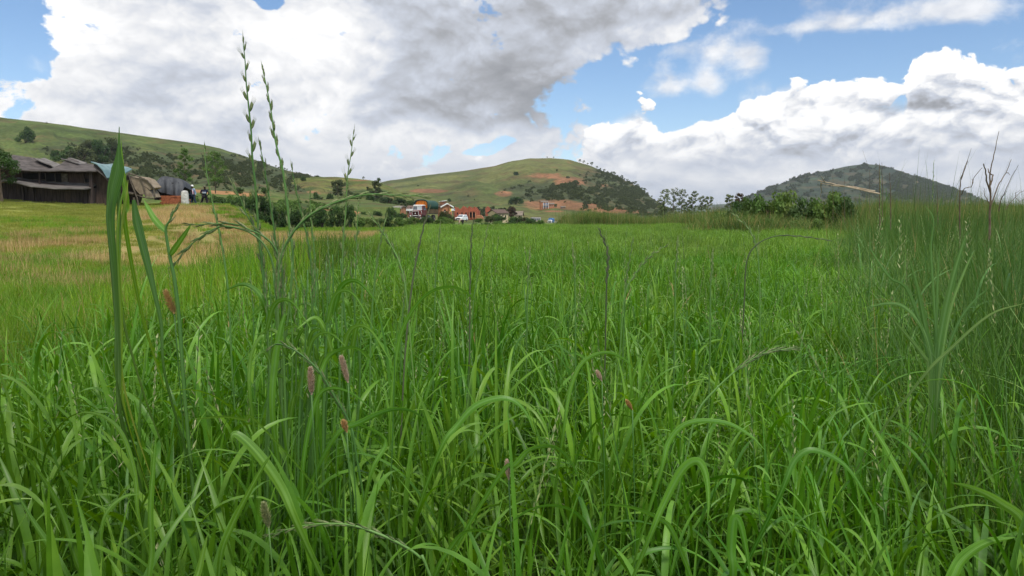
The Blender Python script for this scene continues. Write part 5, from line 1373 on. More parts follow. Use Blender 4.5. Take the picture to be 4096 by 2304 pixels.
gable_house('brick_house', 'low brick house with a long white fascia directly behind the truck cab', 1650, 866, 145, 44, 26, 14, 6, -4, M_brickwall, M_brownroof, False, .4, M_white, windows=((-10, 8, 7, 9),), doors=((6, 6, 17),))
hC = gable_house('brick_house', 'tall brick house with white bargeboards between the truck and the red gables', 1788, 868, 205, 40, 42, 11, 8, 14, M_brickwall, M_brownroof, True, .45, M_white, windows=((-8, 22, 6, 8), (9, 22, 6, 8)), doors=((-6, 6, 15),))
k = px2m(205)
up = MB().box(-12 * k, 5 * k, 3.0, 7.5, 50 * k, 63 * k).build('upper_storey', M_brickwall, hC)
MB().prism([Vector((-15 * k, 2.6, 62 * k)), Vector((7 * k, 2.6, 65 * k)), Vector((7 * k, 2.6, 67 * k)), Vector((-15 * k, 2.6, 64.5 * k))], (0, 5.4, 0)).build('upper_roof', M_white, up)
MB().box(6.5 * k, 9 * k, -.6, 0, 0, 52 * k).build('pier', M_brickwall, hC)
# roofless red building with its row of gables
p0 = P(1864, 872, 225); k = px2m(225)
rd = thing('unfinished_building', 'roofless red brick building with four pointed gables behind the white car', 'building', p0, R(-4))
def gx_(x): return (x - 1864) * k
prof = [(1816, -8), (1816, 34), (1821, 46), (1829, 36), (1843, 36), (1854, 49), (1865, 36), (1868, 36), (1877, 48), (1887, 36), (1889, 36), (1898, 47), (1908, 32), (1911, 26), (1911, -8)]
MB().prism([Vector((gx_(x), 0, h * k)) for x, h in prof], (0, .5, 0)).build('front_wall', M_redwall, rd)
MB().prism([Vector((gx_(x), 5, h * k * .96)) for x, h in prof], (0, .5, 0)).build('rear_wall', M_redwall, rd)
for x in (1816.5, 1911): MB().box(gx_(x) - .25, gx_(x) + .25, .51, 4.99, -8 * k, 30 * k).build('side_wall', M_redwall, rd)
for x, w_ in ((1884, 8), (1896, 8)): MB().box(gx_(x - w_ / 2), gx_(x + w_ / 2), -.04, -.004, 2 * k, 21 * k).build('opening', M_dark, rd)
for x, w_ in ((1830, 5), (1848, 5), (1864, 5)): MB().box(gx_(x - w_ / 2), gx_(x + w_ / 2), -.04, -.004, 14 * k, 22 * k).build('opening', M_dark, rd)
for x in (1878, 1890, 1903): MB().box(gx_(x) - .12, gx_(x) + .12, -.6, -.05, -4 * k, 25 * k).build('pillar', M_brickwall, rd)
MB().box(gx_(1876), gx_(1906), -.65, -.05, 25.1 * k, 27 * k).build('lintel', M_redwall, rd)
bx_ = P(1918, 874, 222); k = px2m(222)
eb = MB(); pr_ = [(-14, -4), (-13, 10), (-8, 14), (0, 13), (6, 14), (12, 9), (16, 2), (17, -4)]
eb.prism([Vector((x * k, 0, h * k)) for x, h in pr_], (0, 3, 0))
tag(eb.build('earth_bank', M_earth, None, bx_, bevel=.2), 'heap of cut red earth at the right end of the roofless building', 'earth heap')
# sign
p0 = P(1810, 868, 196); k = px2m(196)
sg = thing('road_sign', 'yellow and white sign board on posts in front of the brick house', 'sign', p0)
MB().box(-10 * k, -5 * k, 0, .06, 22 * k, 33 * k).build('yellow_panel', M_yellow, sg)
wp = MB().box(-5 * k + .003, 10 * k, 0, .06, 25 * k, 33 * k).build('white_panel', M_white, sg)
MB().box(5 * k, 9.5 * k, -.01, -.002, 27 * k, 32 * k).build('blue_mark', M_signblue, wp)
for x in (-8, 8): MB().box(x * k - .05, x * k + .05, .061, .14, -2, 30 * k).build('post', M_weather, sg)
gable_house('brick_hut', 'tiny red gabled brick hut on the slope right of the roofless building', 1951, 846, 250, 19, 10, 9, 5, 0, M_redwall, M_redwall, True, .05)
gable_house('plastered_house', 'cream house with a long brown roof beside the dark tree', 2010, 874, 240, 52, 21, 13, 6, 30, M_cream, M_brownroof, False, .35, None, windows=((-12, 10, 5, 6), (2, 10, 5, 6)), doors=((14, 5, 13),))
gable_house('thatched_hut', 'low hut under a grey thatched roof right of the dark tree', 2074, 872, 250, 26, 11, 14, 5, -6, M_cream, M_thatch, False, .35, None, doors=((4, 4, 9),))
q_ = hill_at('hill_centre3', 2180, 832)
hJ = gable_house('hill_house', 'small house with a blue shuttered veranda on the red hillside', 2179, 831, q_.y - 6, 28, 22, 5, 7, 5, M_brickwall, M_thatch, False, .2, None)
k = px2m(q_.y - 6)
for x in (-1.5, 9):
    for z in (2, 12): MB().box((x - 3.8) * k, (x + 3.8) * k, -.12, -.02, z * k, (z + 6.5) * k).build('shutter', M_bluewin, hJ)
for x in (-6.5, 3.8, 13.8): MB().box((x - .7) * k, (x + .7) * k, -1.2, -.9, -.5, 21 * k).build('veranda_post', M_white, hJ)
MB().box(-7 * k, 14.5 * k, -1.2, -.02, 10 * k, 11 * k).build('balcony', M_white, hJ)
gable_house('mud_house', 'plain mud walled house just right of the blue shuttered one', 2206, 831, q_.y - 4, 21, 13, 5, 6, 0, M_brickwall, M_thatch, False, .2, None, windows=((-5, 7, 3, 3), (2, 7, 3, 3)))
gable_house('stone_hut', 'tiny pale hut lowest on the red hillside at the right', 2253, 834, q_.y - 4, 17, 5, 3, 4, 0, M_thatch, M_thatch, False, .2, None)
for i, (sx, sy, h_) in enumerate(((2224, 895, 9), (2218, 893, 7), (2247, 893, 7))):
    Y = 105; k = px2m(Y); p = P(sx, sy, Y)
    o_ = MB().tube([(0, 0, -.8), (0, 0, h_ * k), (.02, 0, h_ * k + .02)], [.06, .06, .01], 6).build('marker_post', M_stone, None, p)
    tag(o_, nth('short white marker post right of the blue canvas truck', [2224, 2218, 2247], sx), 'post', 'white posts by the far road')

# ------------------------------------------------------------------ bushes, hedges, trees
def many(lst, kind, label, group, name='bush', cat='bush'):
    for i, (sx, Y, w_, h) in enumerate(lst):
        bush(sx, Y, w_, h, kind if isinstance(kind, str) else kind[i % len(kind)], nth(label, [q[0] for q in lst], sx), group, None, name, cat, i)
many([(905, 69, 110, 85), (975, 70, 120, 108), (1040, 70.5, 100, 118), (1098, 71, 90, 90), (1160, 71, 100, 78), (1222, 71.5, 110, 76), (1290, 71, 95, 84), (1350, 72, 95, 96), (1398, 72.5, 70, 90)],
     'dark', 'dark round bush in the hedge behind the stubble', 'dark bushes behind the stubble')
many([(930, 74, 90, 100), (1010, 75, 90, 118), (1130, 76, 120, 92), (1260, 76, 110, 92)], 'light', 'lighter green bush showing behind the dark hedge', 'lighter bushes behind the dark hedge')
many([(1440, 77, 70, 40), (1490, 77, 80, 42), (1540, 76.5, 90, 44), (1595, 77, 85, 40), (1650, 76.5, 80, 44), (1705, 76.5, 85, 42), (1760, 77, 95, 44), (1795, 77, 60, 38)], ('light', 'reedy', 'dark'),
     'low weedy bush in the hedge in front of the truck', 'low bushes in front of the truck')
many([(1785, 98, 76, 52), (1772, 100, 46, 40), (1808, 100, 34, 30)], 'scrub', 'grey green shrub between the truck and the white car', 'shrubs between truck and car')
many([(1568, 112, 62, 58), (1610, 118, 60, 34), (1510, 112, 60, 40), (1460, 110, 70, 40)], 'dark', 'dark bush left of the truck below the terraces', 'bushes left of the truck')
many([(1900, 80, 60, 18), (1945, 82, 60, 20), (1990, 84, 65, 22), (2040, 80, 70, 28), (2090, 84, 60, 24), (2125, 80, 70, 34), (2160, 82, 55, 30), (2060, 98, 60, 34)], ('light', 'dark'),
     'low green bush along the far edge of the crop field', 'bushes along the far field edge')
many([(1915, 150, 46, 18), (1962, 150, 54, 28), (2006, 150, 60, 26), (2056, 150, 56, 24), (2100, 150, 54, 22), (2128, 150, 40, 16), (1990, 172, 60, 30), (2080, 170, 50, 26)], ('light', 'scrub', 'dark'),
     'green bush in front of the cream house and thatched hut', 'bushes before the cream house')
many([(2245, 84, 60, 30), (2290, 82, 70, 42), (2330, 80, 70, 46), (2262, 90, 50, 44)], 'light', 'leafy bush where the reeds begin right of the blue canvas truck', 'bushes where the reeds begin')
many([(2945, 42, 160, 144), (3030, 38, 180, 176), (3125, 37, 180, 184), (3215, 36, 190, 172), (2872, 46, 130, 92), (3310, 35, 190, 184), (3400, 34, 170, 176)], ('dark', 'light', 'reedy'), 'big thicket bush standing in the reeds', 'thicket bushes in the reeds')
many([(3080, 33, 130, 96), (3180, 32, 120, 90), (2990, 35, 110, 84), (3280, 31, 130, 100)], 'light', 'low bright leafy bush at the foot of the thicket', 'bushes at the foot of the thicket')
for i, (key, sx, sy, w_, h, kd, lb) in enumerate((
        ('hill_left1', 102, 570, 88, 62, 'dark', 'single round dark bush high on the left hill'),
        ('hill_mid2', 1213, 724, 28, 19, 'dark', 'small round bush on the crest of the green rise'),
        ('hill_mid2', 1130, 792, 60, 32, 'dark', 'dark bush low on the left of the green rise'),
        ('hill_mid2', 1267, 812, 38, 44, 'dark', 'upright dark bush in the middle of the green rise'),
        ('hill_mid2', 1320, 808, 34, 36, 'dark', 'smaller dark bush right of the upright one on the green rise'),
        ('hill_mid2', 1517, 730, 22, 18, 'dark', 'round bush on the crest where the green rise meets the middle hill'),
        ('hill_centre3', 1797, 808, 18, 14, 'dark', 'little dark bush above the tall brick house'),
        ('hill_centre3', 2062, 818, 70, 32, 'dark', 'dark thicket on the slope above the cream house'),
        ('hill_centre3', 2065, 700, 34, 14, 'dark', 'dark bush patch on the upper slope of the middle hill'))):
    p = hill_at(key, sx, sy)
    bush(sx, p.y, w_, h, kd, lb, None, p, i=i)
L1 = ((265, 650, 120, 62), (330, 655, 120, 66), (410, 660, 110, 92), (360, 610, 90, 50), (225, 640, 60, 40), (455, 650, 70, 90))
for i, (sx, sy, w_, h) in enumerate(L1):
    p = hill_at('hill_left1', sx, sy); bush(sx, p.y, w_, h, ('dark', 'scrub')[i % 2], nth('dark bush just behind the wooden building', [q[0] for q in L1], sx), 'bushes behind the wooden building', p, i=i)
L2 = ((1490, 815, 70, 34), (1545, 822, 80, 36), (1600, 826, 80, 34), (1420, 808, 70, 36), (1640, 832, 60, 30), (960, 775, 50, 24), (1060, 778, 40, 28), (1000, 820, 60, 22))
for i, (sx, sy, w_, h) in enumerate(L2):
    p = hill_at('hill_mid2' if sx > 1100 else 'hillside_terrace6', sx, sy); bush(sx, p.y, w_, h, 'dark', nth('dark bush on the bank above the road', [q[0] for q in L2], sx), 'bushes on the bank above the road', p, i=i)
# trees
k = px2m(48)
tree('leafy_tree', 'leafy tree cut by the left edge in front of the wooden building', Vector((P(8, 800, 48).x, 48, gzp(P(8, 800, 48).x, 48))), 208 * k, 155 * k, .10, 'dark', 3, crown_base=.38, nl=5200, leaf=.06, lobes=18)
for i, (sx, sy, h, w_, Y) in enumerate(((742, 765, 175, 70, 96), (862, 768, 165, 95, 100))):
    k = px2m(Y); tree('thin_tree', ('slender thin crowned tree rising behind the two people', 'wider thin crowned tree right of the two people')[i], P(sx, sy, Y), h * k, w_ * k, .07, 'light', 10 + i, crown_base=.2, nl=3200, leaf=.075, lobes=22)
for i, (sx, sy, h, w_) in enumerate(((1351, 800, 78, 62), (1503, 795, 72, 56))):
    p = hill_at('hill_mid2', sx, sy); k = px2m(p.y)
    tree('thin_tree', ('thin dusty tree on the green rise left of the truck', 'thin dusty tree on the green rise nearest the truck')[i], p, h * k, w_ * k, .12, 'scrub', 20 + i, crown_base=.2, nl=1300, leaf=.22, lobes=14)
p = P(2050, 880, 235); k = px2m(235)
tree('dark_tree', 'dense brownish dark tree between the cream house and the thatched hut', p, 52 * k, 34 * k, .25, 'brown', 31, crown_base=.12, nl=3000, leaf=.28, lobes=16)
p = P(1985, 884, 232); tree('round_tree', 'small round green tree in front of the cream house', p, 26 * px2m(232), 28 * px2m(232), .15, 'dark', 32, crown_base=.15, nl=1600, leaf=.22)
L3 = ((2662, 142, 70, .05), (2700, 146, 74, .10), (2730, 138, 66, .08), (2775, 134, 62, .08), (2808, 112, 58, .08), (2838, 110, 54, .16), (2645, 100, 56, -.05), (2752, 96, 50, .1))
for i, (sx, h, w_, ln) in enumerate(L3):
    Y = 118 + (i % 3) * 4; k = px2m(Y); p = P(sx - ln * h * .8, 872, Y); p.z = gzp(p.x, Y)
    tree('eucalyptus_tree', nth('thin airy eucalyptus above the reeds', [q[0] for q in L3], sx), p, h * k * 1.02, w_ * k * .82, .09, 'euc', 40 + i, 'row of airy eucalyptus trees', crown_base=.12, nl=1500, leaf=.095, lobes=28, lean=ln)
L4 = ((2925, 92, 50), (2960, 100, 56), (2985, 82, 40))
for i, (sx, h, w_) in enumerate(L4):
    Y = 88; k = px2m(Y); p = P(sx, 872, Y)
    tree('small_tree', nth('small browned tree rising over the thicket', [q[0] for q in L4], sx), p, h * k, w_ * k, .07, 'brown' if i == 1 else 'euc', 60 + i, 'small trees over the thicket', crown_base=.4, nl=1100, leaf=.08, lobes=12, lean=-.1)
# trees standing on the skylines
prot = [tree('hill_tree', 'x', (0, 0, 0), 1.0, .8, .03, 'dark', 70 + i, crown_base=.35, nl=420, leaf=.07, lobes=9) for i in range(3)]
first = [True] * 3
def sky_tree(sx, sy, h, key, label, group, i):
    p = hill_at(key, sx, sy); j = i % 3
    o = prot[j] if first[j] else copy_tree(prot[j]); first[j] = False
    o.location = p - Vector((0, 0, .3)); s_ = h * px2m(p.y); o.scale = (s_ * 1.15, s_ * 1.15, s_); o.rotation_euler.z = i * 1.7
    tag(o, label, 'tree', group)
rr_ = random.Random(5)
def ridge_y(key, sx):
    X, Y_, Z_, hx, hy, _ = HILLS[key]; i = int(np.argmin(np.abs(hx[:, -1] - sx))); return hy[i, -1]
SX = [2318, 2335, 2352, 2368, 2388, 2402, 2418, 2430, 2446, 2458, 2470, 2486, 2498, 2508, 2520, 2532, 2540, 2552, 2566, 2578, 2590, 2606]
for i, sx in enumerate(SX):
    sky_tree(sx, ridge_y('hill_centre3', sx), rr_.choice([9, 11, 14, 17]), 'hill_centre3', nth('dark tree on the right hand skyline of the middle hill', SX, sx), 'trees on the middle hill skyline', i)
SX = [2188, 2215]
for i, sx in enumerate(SX):
    sky_tree(sx, ridge_y('hill_centre3', sx), 7, 'hill_centre3', nth('tiny tree on the very top of the middle hill', SX, sx), 'tiny trees on the hill top', i)
SX = [1076, 1102, 1138, 1150, 1160, 1182, 1192, 1206, 1218, 1230, 1244, 1258, 1272]
for i, sx in enumerate(SX):
    sky_tree(sx, ridge_y('hill_left1', sx), rr_.choice([6, 8, 10]), 'hill_left1', nth('small tree on the falling ridge of the left hill', SX, sx), 'trees on the left hill ridge', i)
sky_tree(1453, ridge_y('hill_mid2', 1453), 14, 'hill_mid2', 'lone small tree on the crest of the green rise', None, 1)
SX = [3690, 3742, 3815, 3660, 3720, 3780, 3850]
for i, sx in enumerate(SX):
    sky_tree(sx, ridge_y('hill_right4', sx), rr_.choice([5, 7, 9]), 'hill_right4', nth('tiny tree on the skyline of the far right hill', SX, sx), 'trees on the far right skyline', i)

# ------------------------------------------------------------------ dead branches on the right
def branch_thing(name, label, cat, Y, limbs, m_, group=None, rad=None):
    x0 = limbs[0][0][0]; o_ = P(x0[0], x0[1], Y) if isinstance(x0, tuple) else P(limbs[0][0][0], limbs[0][0][1], Y)
    o_ = P(*limbs[0][0][0:2], Y) if not isinstance(limbs[0][0][0], tuple) else P(*limbs[0][0][0], Y)
    t = thing(name, label, cat, o_, 0, group)
    for i, (pts, r0, r1) in enumerate(limbs):
        q2 = []
        for j in range(len(pts) - 1):
            a, c = Vector(pts[j]), Vector(pts[j + 1]); n_ = 4
            for u in range(n_): q2.append(a.lerp(c, u / n_) + Vector((random.uniform(-1.5, 1.5), random.uniform(-1.5, 1.5))) * (u > 0))
        q2.append(Vector(pts[-1])); n_ = len(q2)
        dy = random.uniform(-.25, .25)
        w3 = [P(a.x, a.y, Y + (dy * j / n_ if i else 0)) - o_ for j, a in enumerate(q2)]
        rr2 = [r0 + (r1 - r0) * j / (n_ - 1) for j in range(n_)]
        MB().tube(w3, rr2, 6).build('trunk' if i == 0 else 'branch', m_, t)
    return t
DY = 9.5; u_ = px2m(DY)
branch_thing('dead_tree', 'forked dead tree with four bare upright limbs at the right edge', 'dead tree', DY, [
    ([(3957, 960), (3959, 880), (3962, 776), (3959, 710), (3967, 655), (3984, 583), (3996, 525)], 4.6 * u_, .8 * u_),
    ([(3963, 776), (3945, 721), (3943, 682), (3934, 655)], 3.4 * u_, 1.8 * u_),
    ([(3961, 830), (3990, 748), (4023, 693), (4045, 638)], 2.7 * u_, 1.0 * u_),
    ([(3962, 740), (3972, 700), (3955, 690), (3952, 675)], 3.2 * u_, 1.5 * u_),
    ([(3996, 845), (4001, 809), (4023, 759), (4056, 690), (4075, 660)], 2 * u_, .6 * u_),
    ([(3959, 815), (3940, 785), (3935, 750)], 2 * u_, .7 * u_), ([(4023, 693), (4032, 690), (4040, 700)], 1.5 * u_, .6 * u_), ([(4000, 805), (4010, 785), (4028, 765)], 1.2 * u_, .5 * u_)], M_dead)
branch_thing('dead_sapling', 'thin bare sapling with a crooked side twig left of the forked dead tree', 'dead tree', DY + .3, [
    ([(3838, 1000), (3840, 765), (3843, 721), (3857, 682), (3871, 643)], 2.8 * u_, 1.0 * u_), ([(3843, 720), (3852, 690), (3885, 594)], 2 * u_, .5 * u_),
    ([(3845, 780), (3857, 754), (3885, 748), (3896, 710), (3929, 671)], 1.9 * u_, .9 * u_), ([(3885, 748), (3892, 722), (3888, 716)], 1.5 * u_, .8 * u_)], M_dead)
branch_thing('dry_twig', 'fine dry twig leaning over the tall grass in the right corner', 'twig', 9.0, [([(4020, 838), (4050, 800), (4080, 770), (4096, 762)], 1.3 * u_, .6 * u_), ([(4062, 790), (4078, 805), (4096, 800)], 1.0 * u_, .4 * u_), ([(4064, 786), (4062, 770), (4085, 760)], 1.0 * u_, .4 * u_)], M_dead)
branch_thing('fallen_reed', 'long pale broken reed lying across the top of the tall grass', 'reed', 12.0, [
    ([(3520, 776), (3448, 760), (3366, 743), (3272, 721)], 3.4 * px2m(12), 2 * px2m(12)), ([(3500, 765), (3420, 748), (3330, 742), (3285, 733)], 3 * px2m(12), 1.0 * px2m(12)),
    ([(3300, 727), (3290, 715), (3284, 705)], 2 * px2m(12), 1 * px2m(12)), ([(3284, 730), (3285, 760), (3282, 790)], 2 * px2m(12), 1 * px2m(12))], M_pale)
for i, (sx, s0, s1, dr_) in enumerate(((3517, 655, 830, 3), (3527, 650, 800, 1.5), (3559, 690, 830, 2.4), (3748, 740, 830, 1.4), (3476, 600, 760, .8), (3330, 705, 800, 1.0), (3375, 688, 800, 1.0))):
    k = px2m(12)
    branch_thing('dry_reed', nth('dry upright reed out of the tall grass', [3517, 3527, 3559, 3748, 3476, 3330, 3375], sx), 'stem', 12, [([(sx + 3, s1 + 90), (sx + 2, (s0 + s1) / 2), (sx - (25 if i == 4 else 0), s0)], dr_ * k * .75, dr_ * k * .35)], M_dead, 'dry stems in the tall grass')

# ------------------------------------------------------------------ the tall seed stalks and big leaves close to the camera
def set_tint(o, per, seed=0, along=None):
    me = o.data; n_ = len(me.vertices); r = np.random.default_rng(seed); t = r.random(n_ // per + 2)[np.arange(n_) // per]
    at = me.attributes.new('tint', 'FLOAT', 'POINT'); at.data.foreach_set('value', t.astype(np.float32))
def smooth_path(pts, n_=None):
    """Catmull-Rom through Vectors"""
    q = [pts[0] * 2 - pts[1]] + list(pts) + [pts[-1] * 2 - pts[-2]]; out_ = []
    for i in range(1, len(q) - 2):
        for u in range(5):
            t = u / 5; a, b_, c, d = q[i - 1], q[i], q[i + 1], q[i + 2]
            out_.append(.5 * ((2 * b_) + (c - a) * t + (2 * a - 5 * b_ + 4 * c - d) * t * t + (3 * b_ - a - 3 * c + d) * t ** 3))
    out_.append(pts[-1]); return out_
def seg_at(path, s_):
    L = [0]
    for a, b_ in zip(path, path[1:]): L.append(L[-1] + (b_ - a).length)
    x = s_ * L[-1]
    for i in range(len(path) - 1):
        if L[i + 1] >= x or i == len(path) - 2:
            t = (x - L[i]) / max(1e-6, L[i + 1] - L[i]); return path[i].lerp(path[i + 1], t), (path[i + 1] - path[i]).normalized()
def length(path): return sum((b_ - a).length for a, b_ in zip(path, path[1:]))
def spikelet(b, p, d, side, ln, wd, awn, nfl, spread):
    """a fan of overlapping pointed florets"""
    out_ = side.normalized(); nrm = d.cross(out_).normalized()
    for k_ in range(nfl):
        f_ = k_ / max(1, nfl - 1)
        dirn = (d * math.cos(spread) + out_ * math.sin(spread) * (.55 + .7 * (1 - f_))).normalized()
        st = p + dirn * ln * .28 * f_ + out_ * wd * .15
        w1 = dirn.cross(nrm).normalized(); L = ln * (.72 - .12 * f_)
        b0 = len(b.v)
        for (t, r_) in ((0, .25), (.22, .85), (.5, 1.0), (.78, .55), (1.0, .08)):
            for kk in range(5):
                a = 2 * math.pi * kk / 5
                b.v.append(tuple(st + dirn * L * t + w1 * math.cos(a) * wd * .5 * r_ + nrm * math.sin(a) * wd * .32 * r_ + out_ * wd * .25 * math.sin(math.pi * t) * (f_ - .3)))
        for i in range(4):
            for kk in range(5): b.f.append((b0 + i * 5 + kk, b0 + i * 5 + (kk + 1) % 5, b0 + (i + 1) * 5 + (kk + 1) % 5, b0 + (i + 1) * 5 + kk))
        if awn:
            e = st + dirn * L; b.tube([e - dirn * .002, e + dirn * awn * .5 + out_ * awn * .06, e + dirn * awn], [.00030, .00024, .0001], 3, False)
def grass_stalk(label, pts, Y, ear, n_sp, ln, wd, spread, dark=False, r0=.0021, awn=.006, leaves=(), nfl=4, Yend=None, group=None, name='seed_stalk', to_ground=True, dense=1.0):
    """pts: photo points from tip to foot. ear=(s0,s1) fraction from the tip carrying spikelets"""
    Yend = Yend or Y
    pts = list(pts)
    w3 = [P(x, y, Y + (Yend - Y) * i / max(1, len(pts) - 1)) for i, (x, y) in enumerate(pts)]
    if to_ground and w3[-1].z > .06:
        d = (w3[-1] - w3[-2]).normalized(); L = w3[-1].z
        w3.append(Vector((w3[-1].x + d.x * L * .35, w3[-1].y + .02, L * .5))); w3.append(Vector((w3[-1].x + d.x * L * .1, w3[-1].y, -.01)))
    foot = w3[-1].copy()
    o_ = thing(name, label, 'seed stalk', foot, 0, group)
    path = [q_ - foot for q_ in smooth_path(w3)]
    n_ = len(path)
    seen = [q_ - foot for q_ in smooth_path(w3[:len(pts)])]
    s_ = MB().tube(path, [r0 * (.35 + .65 * min(1, 2.2 * i / n_)) for i in range(n_)], 6).build('stem', M_stem if not dark else M_eardark, o_, smooth=True); set_tint(s_, 10 ** 7, len(label))
    if n_sp:
        b = MB(); r = random.Random(len(label) * 7 + n_sp)
        for i in range(n_sp):
            t = ear[0] + (ear[1] - ear[0]) * (i + .5 + r.uniform(-.22, .22)) / n_sp
            p, d = seg_at(seen, t); up_ = -d
            view = Vector((0, 1, 0)); sd_ = up_.cross(view).normalized() * (1 if i % 2 else -1)
            sd_ = (sd_ + view * r.uniform(-.55, .55)).normalized()
            f_ = min(1, .6 + 1.2 * (i + 1) / n_sp)
            spikelet(b, p, up_, sd_, ln * f_ * r.uniform(.75, 1.2), wd * .86 * f_, awn * r.uniform(.6, 1.5), nfl, spread * r.uniform(.8, 1.2))
        p, d = seg_at(seen, ear[0]); spikelet(b, p, -d, Vector((.3, 1, 0)), ln * .8, wd * .7, awn, 3, .05)
        e_ = b.build('seed_head', M_eardark if dark else M_earhero, o_, smooth=True); set_tint(e_, 25, n_sp)
    for lf in leaves:
        ribbon('leaf', [P(x, y, Y + dyy) - foot for x, y, dyy in lf[0]], lf[1], o_, M_crop, seed=len(lf[0]))
    return o_
def ribbon(name, pts, width, par, m_, roll=.35, seed=0, prof=None, loc=None, tint=None):
    path = smooth_path(pts); n_ = len(path); b = MB(); V0 = []
    camv = Vector((0, 0, CAMZ))
    for i, p in enumerate(path):
        t = i / (n_ - 1); d = (path[min(i + 1, n_ - 1)] - path[max(0, i - 1)]).normalized()
        v_ = Vector((0, 1, .12)); sd_ = d.cross(v_); sd_ = sd_.normalized() if sd_.length > .02 else Vector((1, 0, 0)); nn = sd_.cross(d).normalized()
        a = roll * math.sin(2.2 * t + seed); s2 = sd_ * math.cos(a) + nn * math.sin(a); n2 = nn * math.cos(a) - sd_ * math.sin(a)
        w_ = width * (prof(t) if prof else min(1, .5 + 3 * t) * (1 - t ** 2.6)) * .5 + .0003
        for q_, h_ in ((-1, .22), (-.5, .08), (0, 0), (.5, .08), (1, .22)): b.v.append(tuple(p + s2 * w_ * q_ + n2 * w_ * h_))
    for i in range(n_ - 1):
        for k_ in range(4): a = i * 5 + k_; b.f.append((a, a + 1, a + 6, a + 5))
    o_ = b.build(name, m_, par, loc, smooth=True); n_v = len(o_.data.vertices)
    at = o_.data.attributes.new('tint', 'FLOAT', 'POINT'); tv = random.Random(seed * 13 + n_).random() if tint is None else tint
    at.data.foreach_set('value', np.full(n_v, tv, np.float32))
    at = o_.data.attributes.new('across', 'FLOAT', 'POINT'); at.data.foreach_set('value', np.tile(np.array([-1, -.5, 0, .5, 1], np.float32), n_v // 5))
    at = o_.data.attributes.new('along', 'FLOAT', 'POINT'); at.data.foreach_set('value', np.repeat(np.linspace(0, 1, n_v // 5).astype(np.float32), 5))
    at = o_.data.attributes.new('rib', 'FLOAT', 'POINT'); at.data.foreach_set('value', np.tile(np.array([.25, 0, 1, 0, .25], np.float32), n_v // 5))
    return o_

grass_stalk('tallest seed stalk, its widely spaced pointed spikelets alternating up into the clouds', [(973, 174), (981, 253), (985, 332), (994, 420), (1005, 531), (1009, 626), (1021, 737), (1029, 848), (1036, 944), (1048, 1063), (1060, 1182), (1075, 1400), (1090, 1800)], 1.52,
            (.0, .56), 23, .0245, .0066, .40, r0=.0024, awn=.010, nfl=5)
grass_stalk('second tallest seed stalk with its spikelets pressed close to a dark curved stem', [(1052, 285), (1068, 356), (1084, 444), (1096, 531), (1112, 610), (1128, 666), (1140, 737), (1150, 825), (1160, 928), (1171, 1007), (1165, 1150), (1140, 1400), (1120, 1800)], 1.45,
            (.0, .48), 21, .0235, .0062, .20, r0=.0024, awn=.005, nfl=5)
grass_stalk('stout seed stalk ending just above the ridge of the left hill', [(1040, 587), (1056, 658), (1068, 737), (1084, 833), (1100, 944), (1112, 1063), (1124, 1182), (1135, 1400), (1150, 1800)], 1.5, (.0, .55), 17, .0235, .0062, .20, nfl=5, awn=.007)
grass_stalk('seed stalk bending in an arch to the right, its braided head pointing at the truck', [(1691, 785), (1588, 781), (1477, 777), (1382, 797), (1287, 833), (1207, 888), (1144, 975), (1118, 1060), (1112, 1200), (1118, 1500)], 1.42, (.0, .78), 27, .027, .0056, .17, r0=.0022, awn=.011, nfl=6)
grass_stalk('seed stalk bending to the left with a braided head below the two people', [(771, 900), (858, 896), (937, 896), (1001, 920), (1064, 952), (1104, 999), (1128, 1080), (1136, 1250), (1140, 1500)], 1.46, (.0, .62), 16, .027, .0054, .17, awn=.010, nfl=6)
grass_stalk('drooping seed head hanging towards the jointed stalk on its left', [(702, 1052), (740, 1000), (800, 950), (860, 915), (905, 905), (1000, 930), (1070, 1000), (1100, 1120), (1110, 1400)], 1.50, (.0, .36), 10, .026, .0054, .2, awn=.010, nfl=5)
grass_stalk('slender pale seed stalk standing in front of the two people', [(818, 594), (826, 690), (842, 769), (858, 848), (874, 912), (898, 1047), (915, 1200), (930, 1500)], 1.75, (.0, .48), 13, .020, .0052, .22, nfl=4, awn=.005)
grass_stalk('stout jointed stalk with a small forked tip at the left of the tall group', [(699, 840), (680, 880), (663, 920), (679, 1023), (699, 1126), (719, 1300), (740, 1600)], 1.40, (.0, .10), 3, .022, .0052, .15, r0=.0034, nfl=4,
            leaves=(([(679, 1023, 0), (705, 985, -.02), (740, 935, -.04), (765, 895, -.05)], .010), ([(663, 925, 0), (620, 880, .02), (590, 830, .03), (575, 800, .04)], .012)))
grass_stalk('seed stalk with wide spikelets standing alone against the pale cloud right of the tall group', [(1413, 539), (1405, 610), (1390, 706), (1386, 785), (1382, 864), (1374, 944), (1370, 1063), (1368, 1250), (1370, 1500)], 1.85, (.0, .60), 17, .023, .0062, .36, nfl=4, awn=.012)
grass_stalk('pale seed stalk crossing the green rise right of the second tallest one', [(1167, 674), (1183, 753), (1207, 864), (1231, 960), (1247, 1087), (1255, 1250), (1262, 1500)], 1.7, (.0, .62), 16, .021, .0052, .22, nfl=4, awn=.008)
grass_stalk('short pale seed stalk in front of the dark hedge', [(1239, 777), (1243, 864), (1250, 940), (1255, 983), (1262, 1150), (1266, 1450)], 1.8, (.0, .5), 11, .020, .0046, .12, nfl=4)
grass_stalk('short pale seed stalk with ragged spikelets left of the truck', [(1433, 809), (1429, 904), (1425, 1023), (1420, 1200), (1415, 1450)], 1.9, (.0, .45), 10, .024, .0052, .35, nfl=4, awn=.012)
grass_stalk('bleached seed head leaning left below the truck', [(1485, 864), (1525, 920), (1564, 983), (1596, 1047), (1620, 1142), (1640, 1350)], 1.8, (.0, .6), 12, .023, .0052, .26, nfl=4, awn=.010)
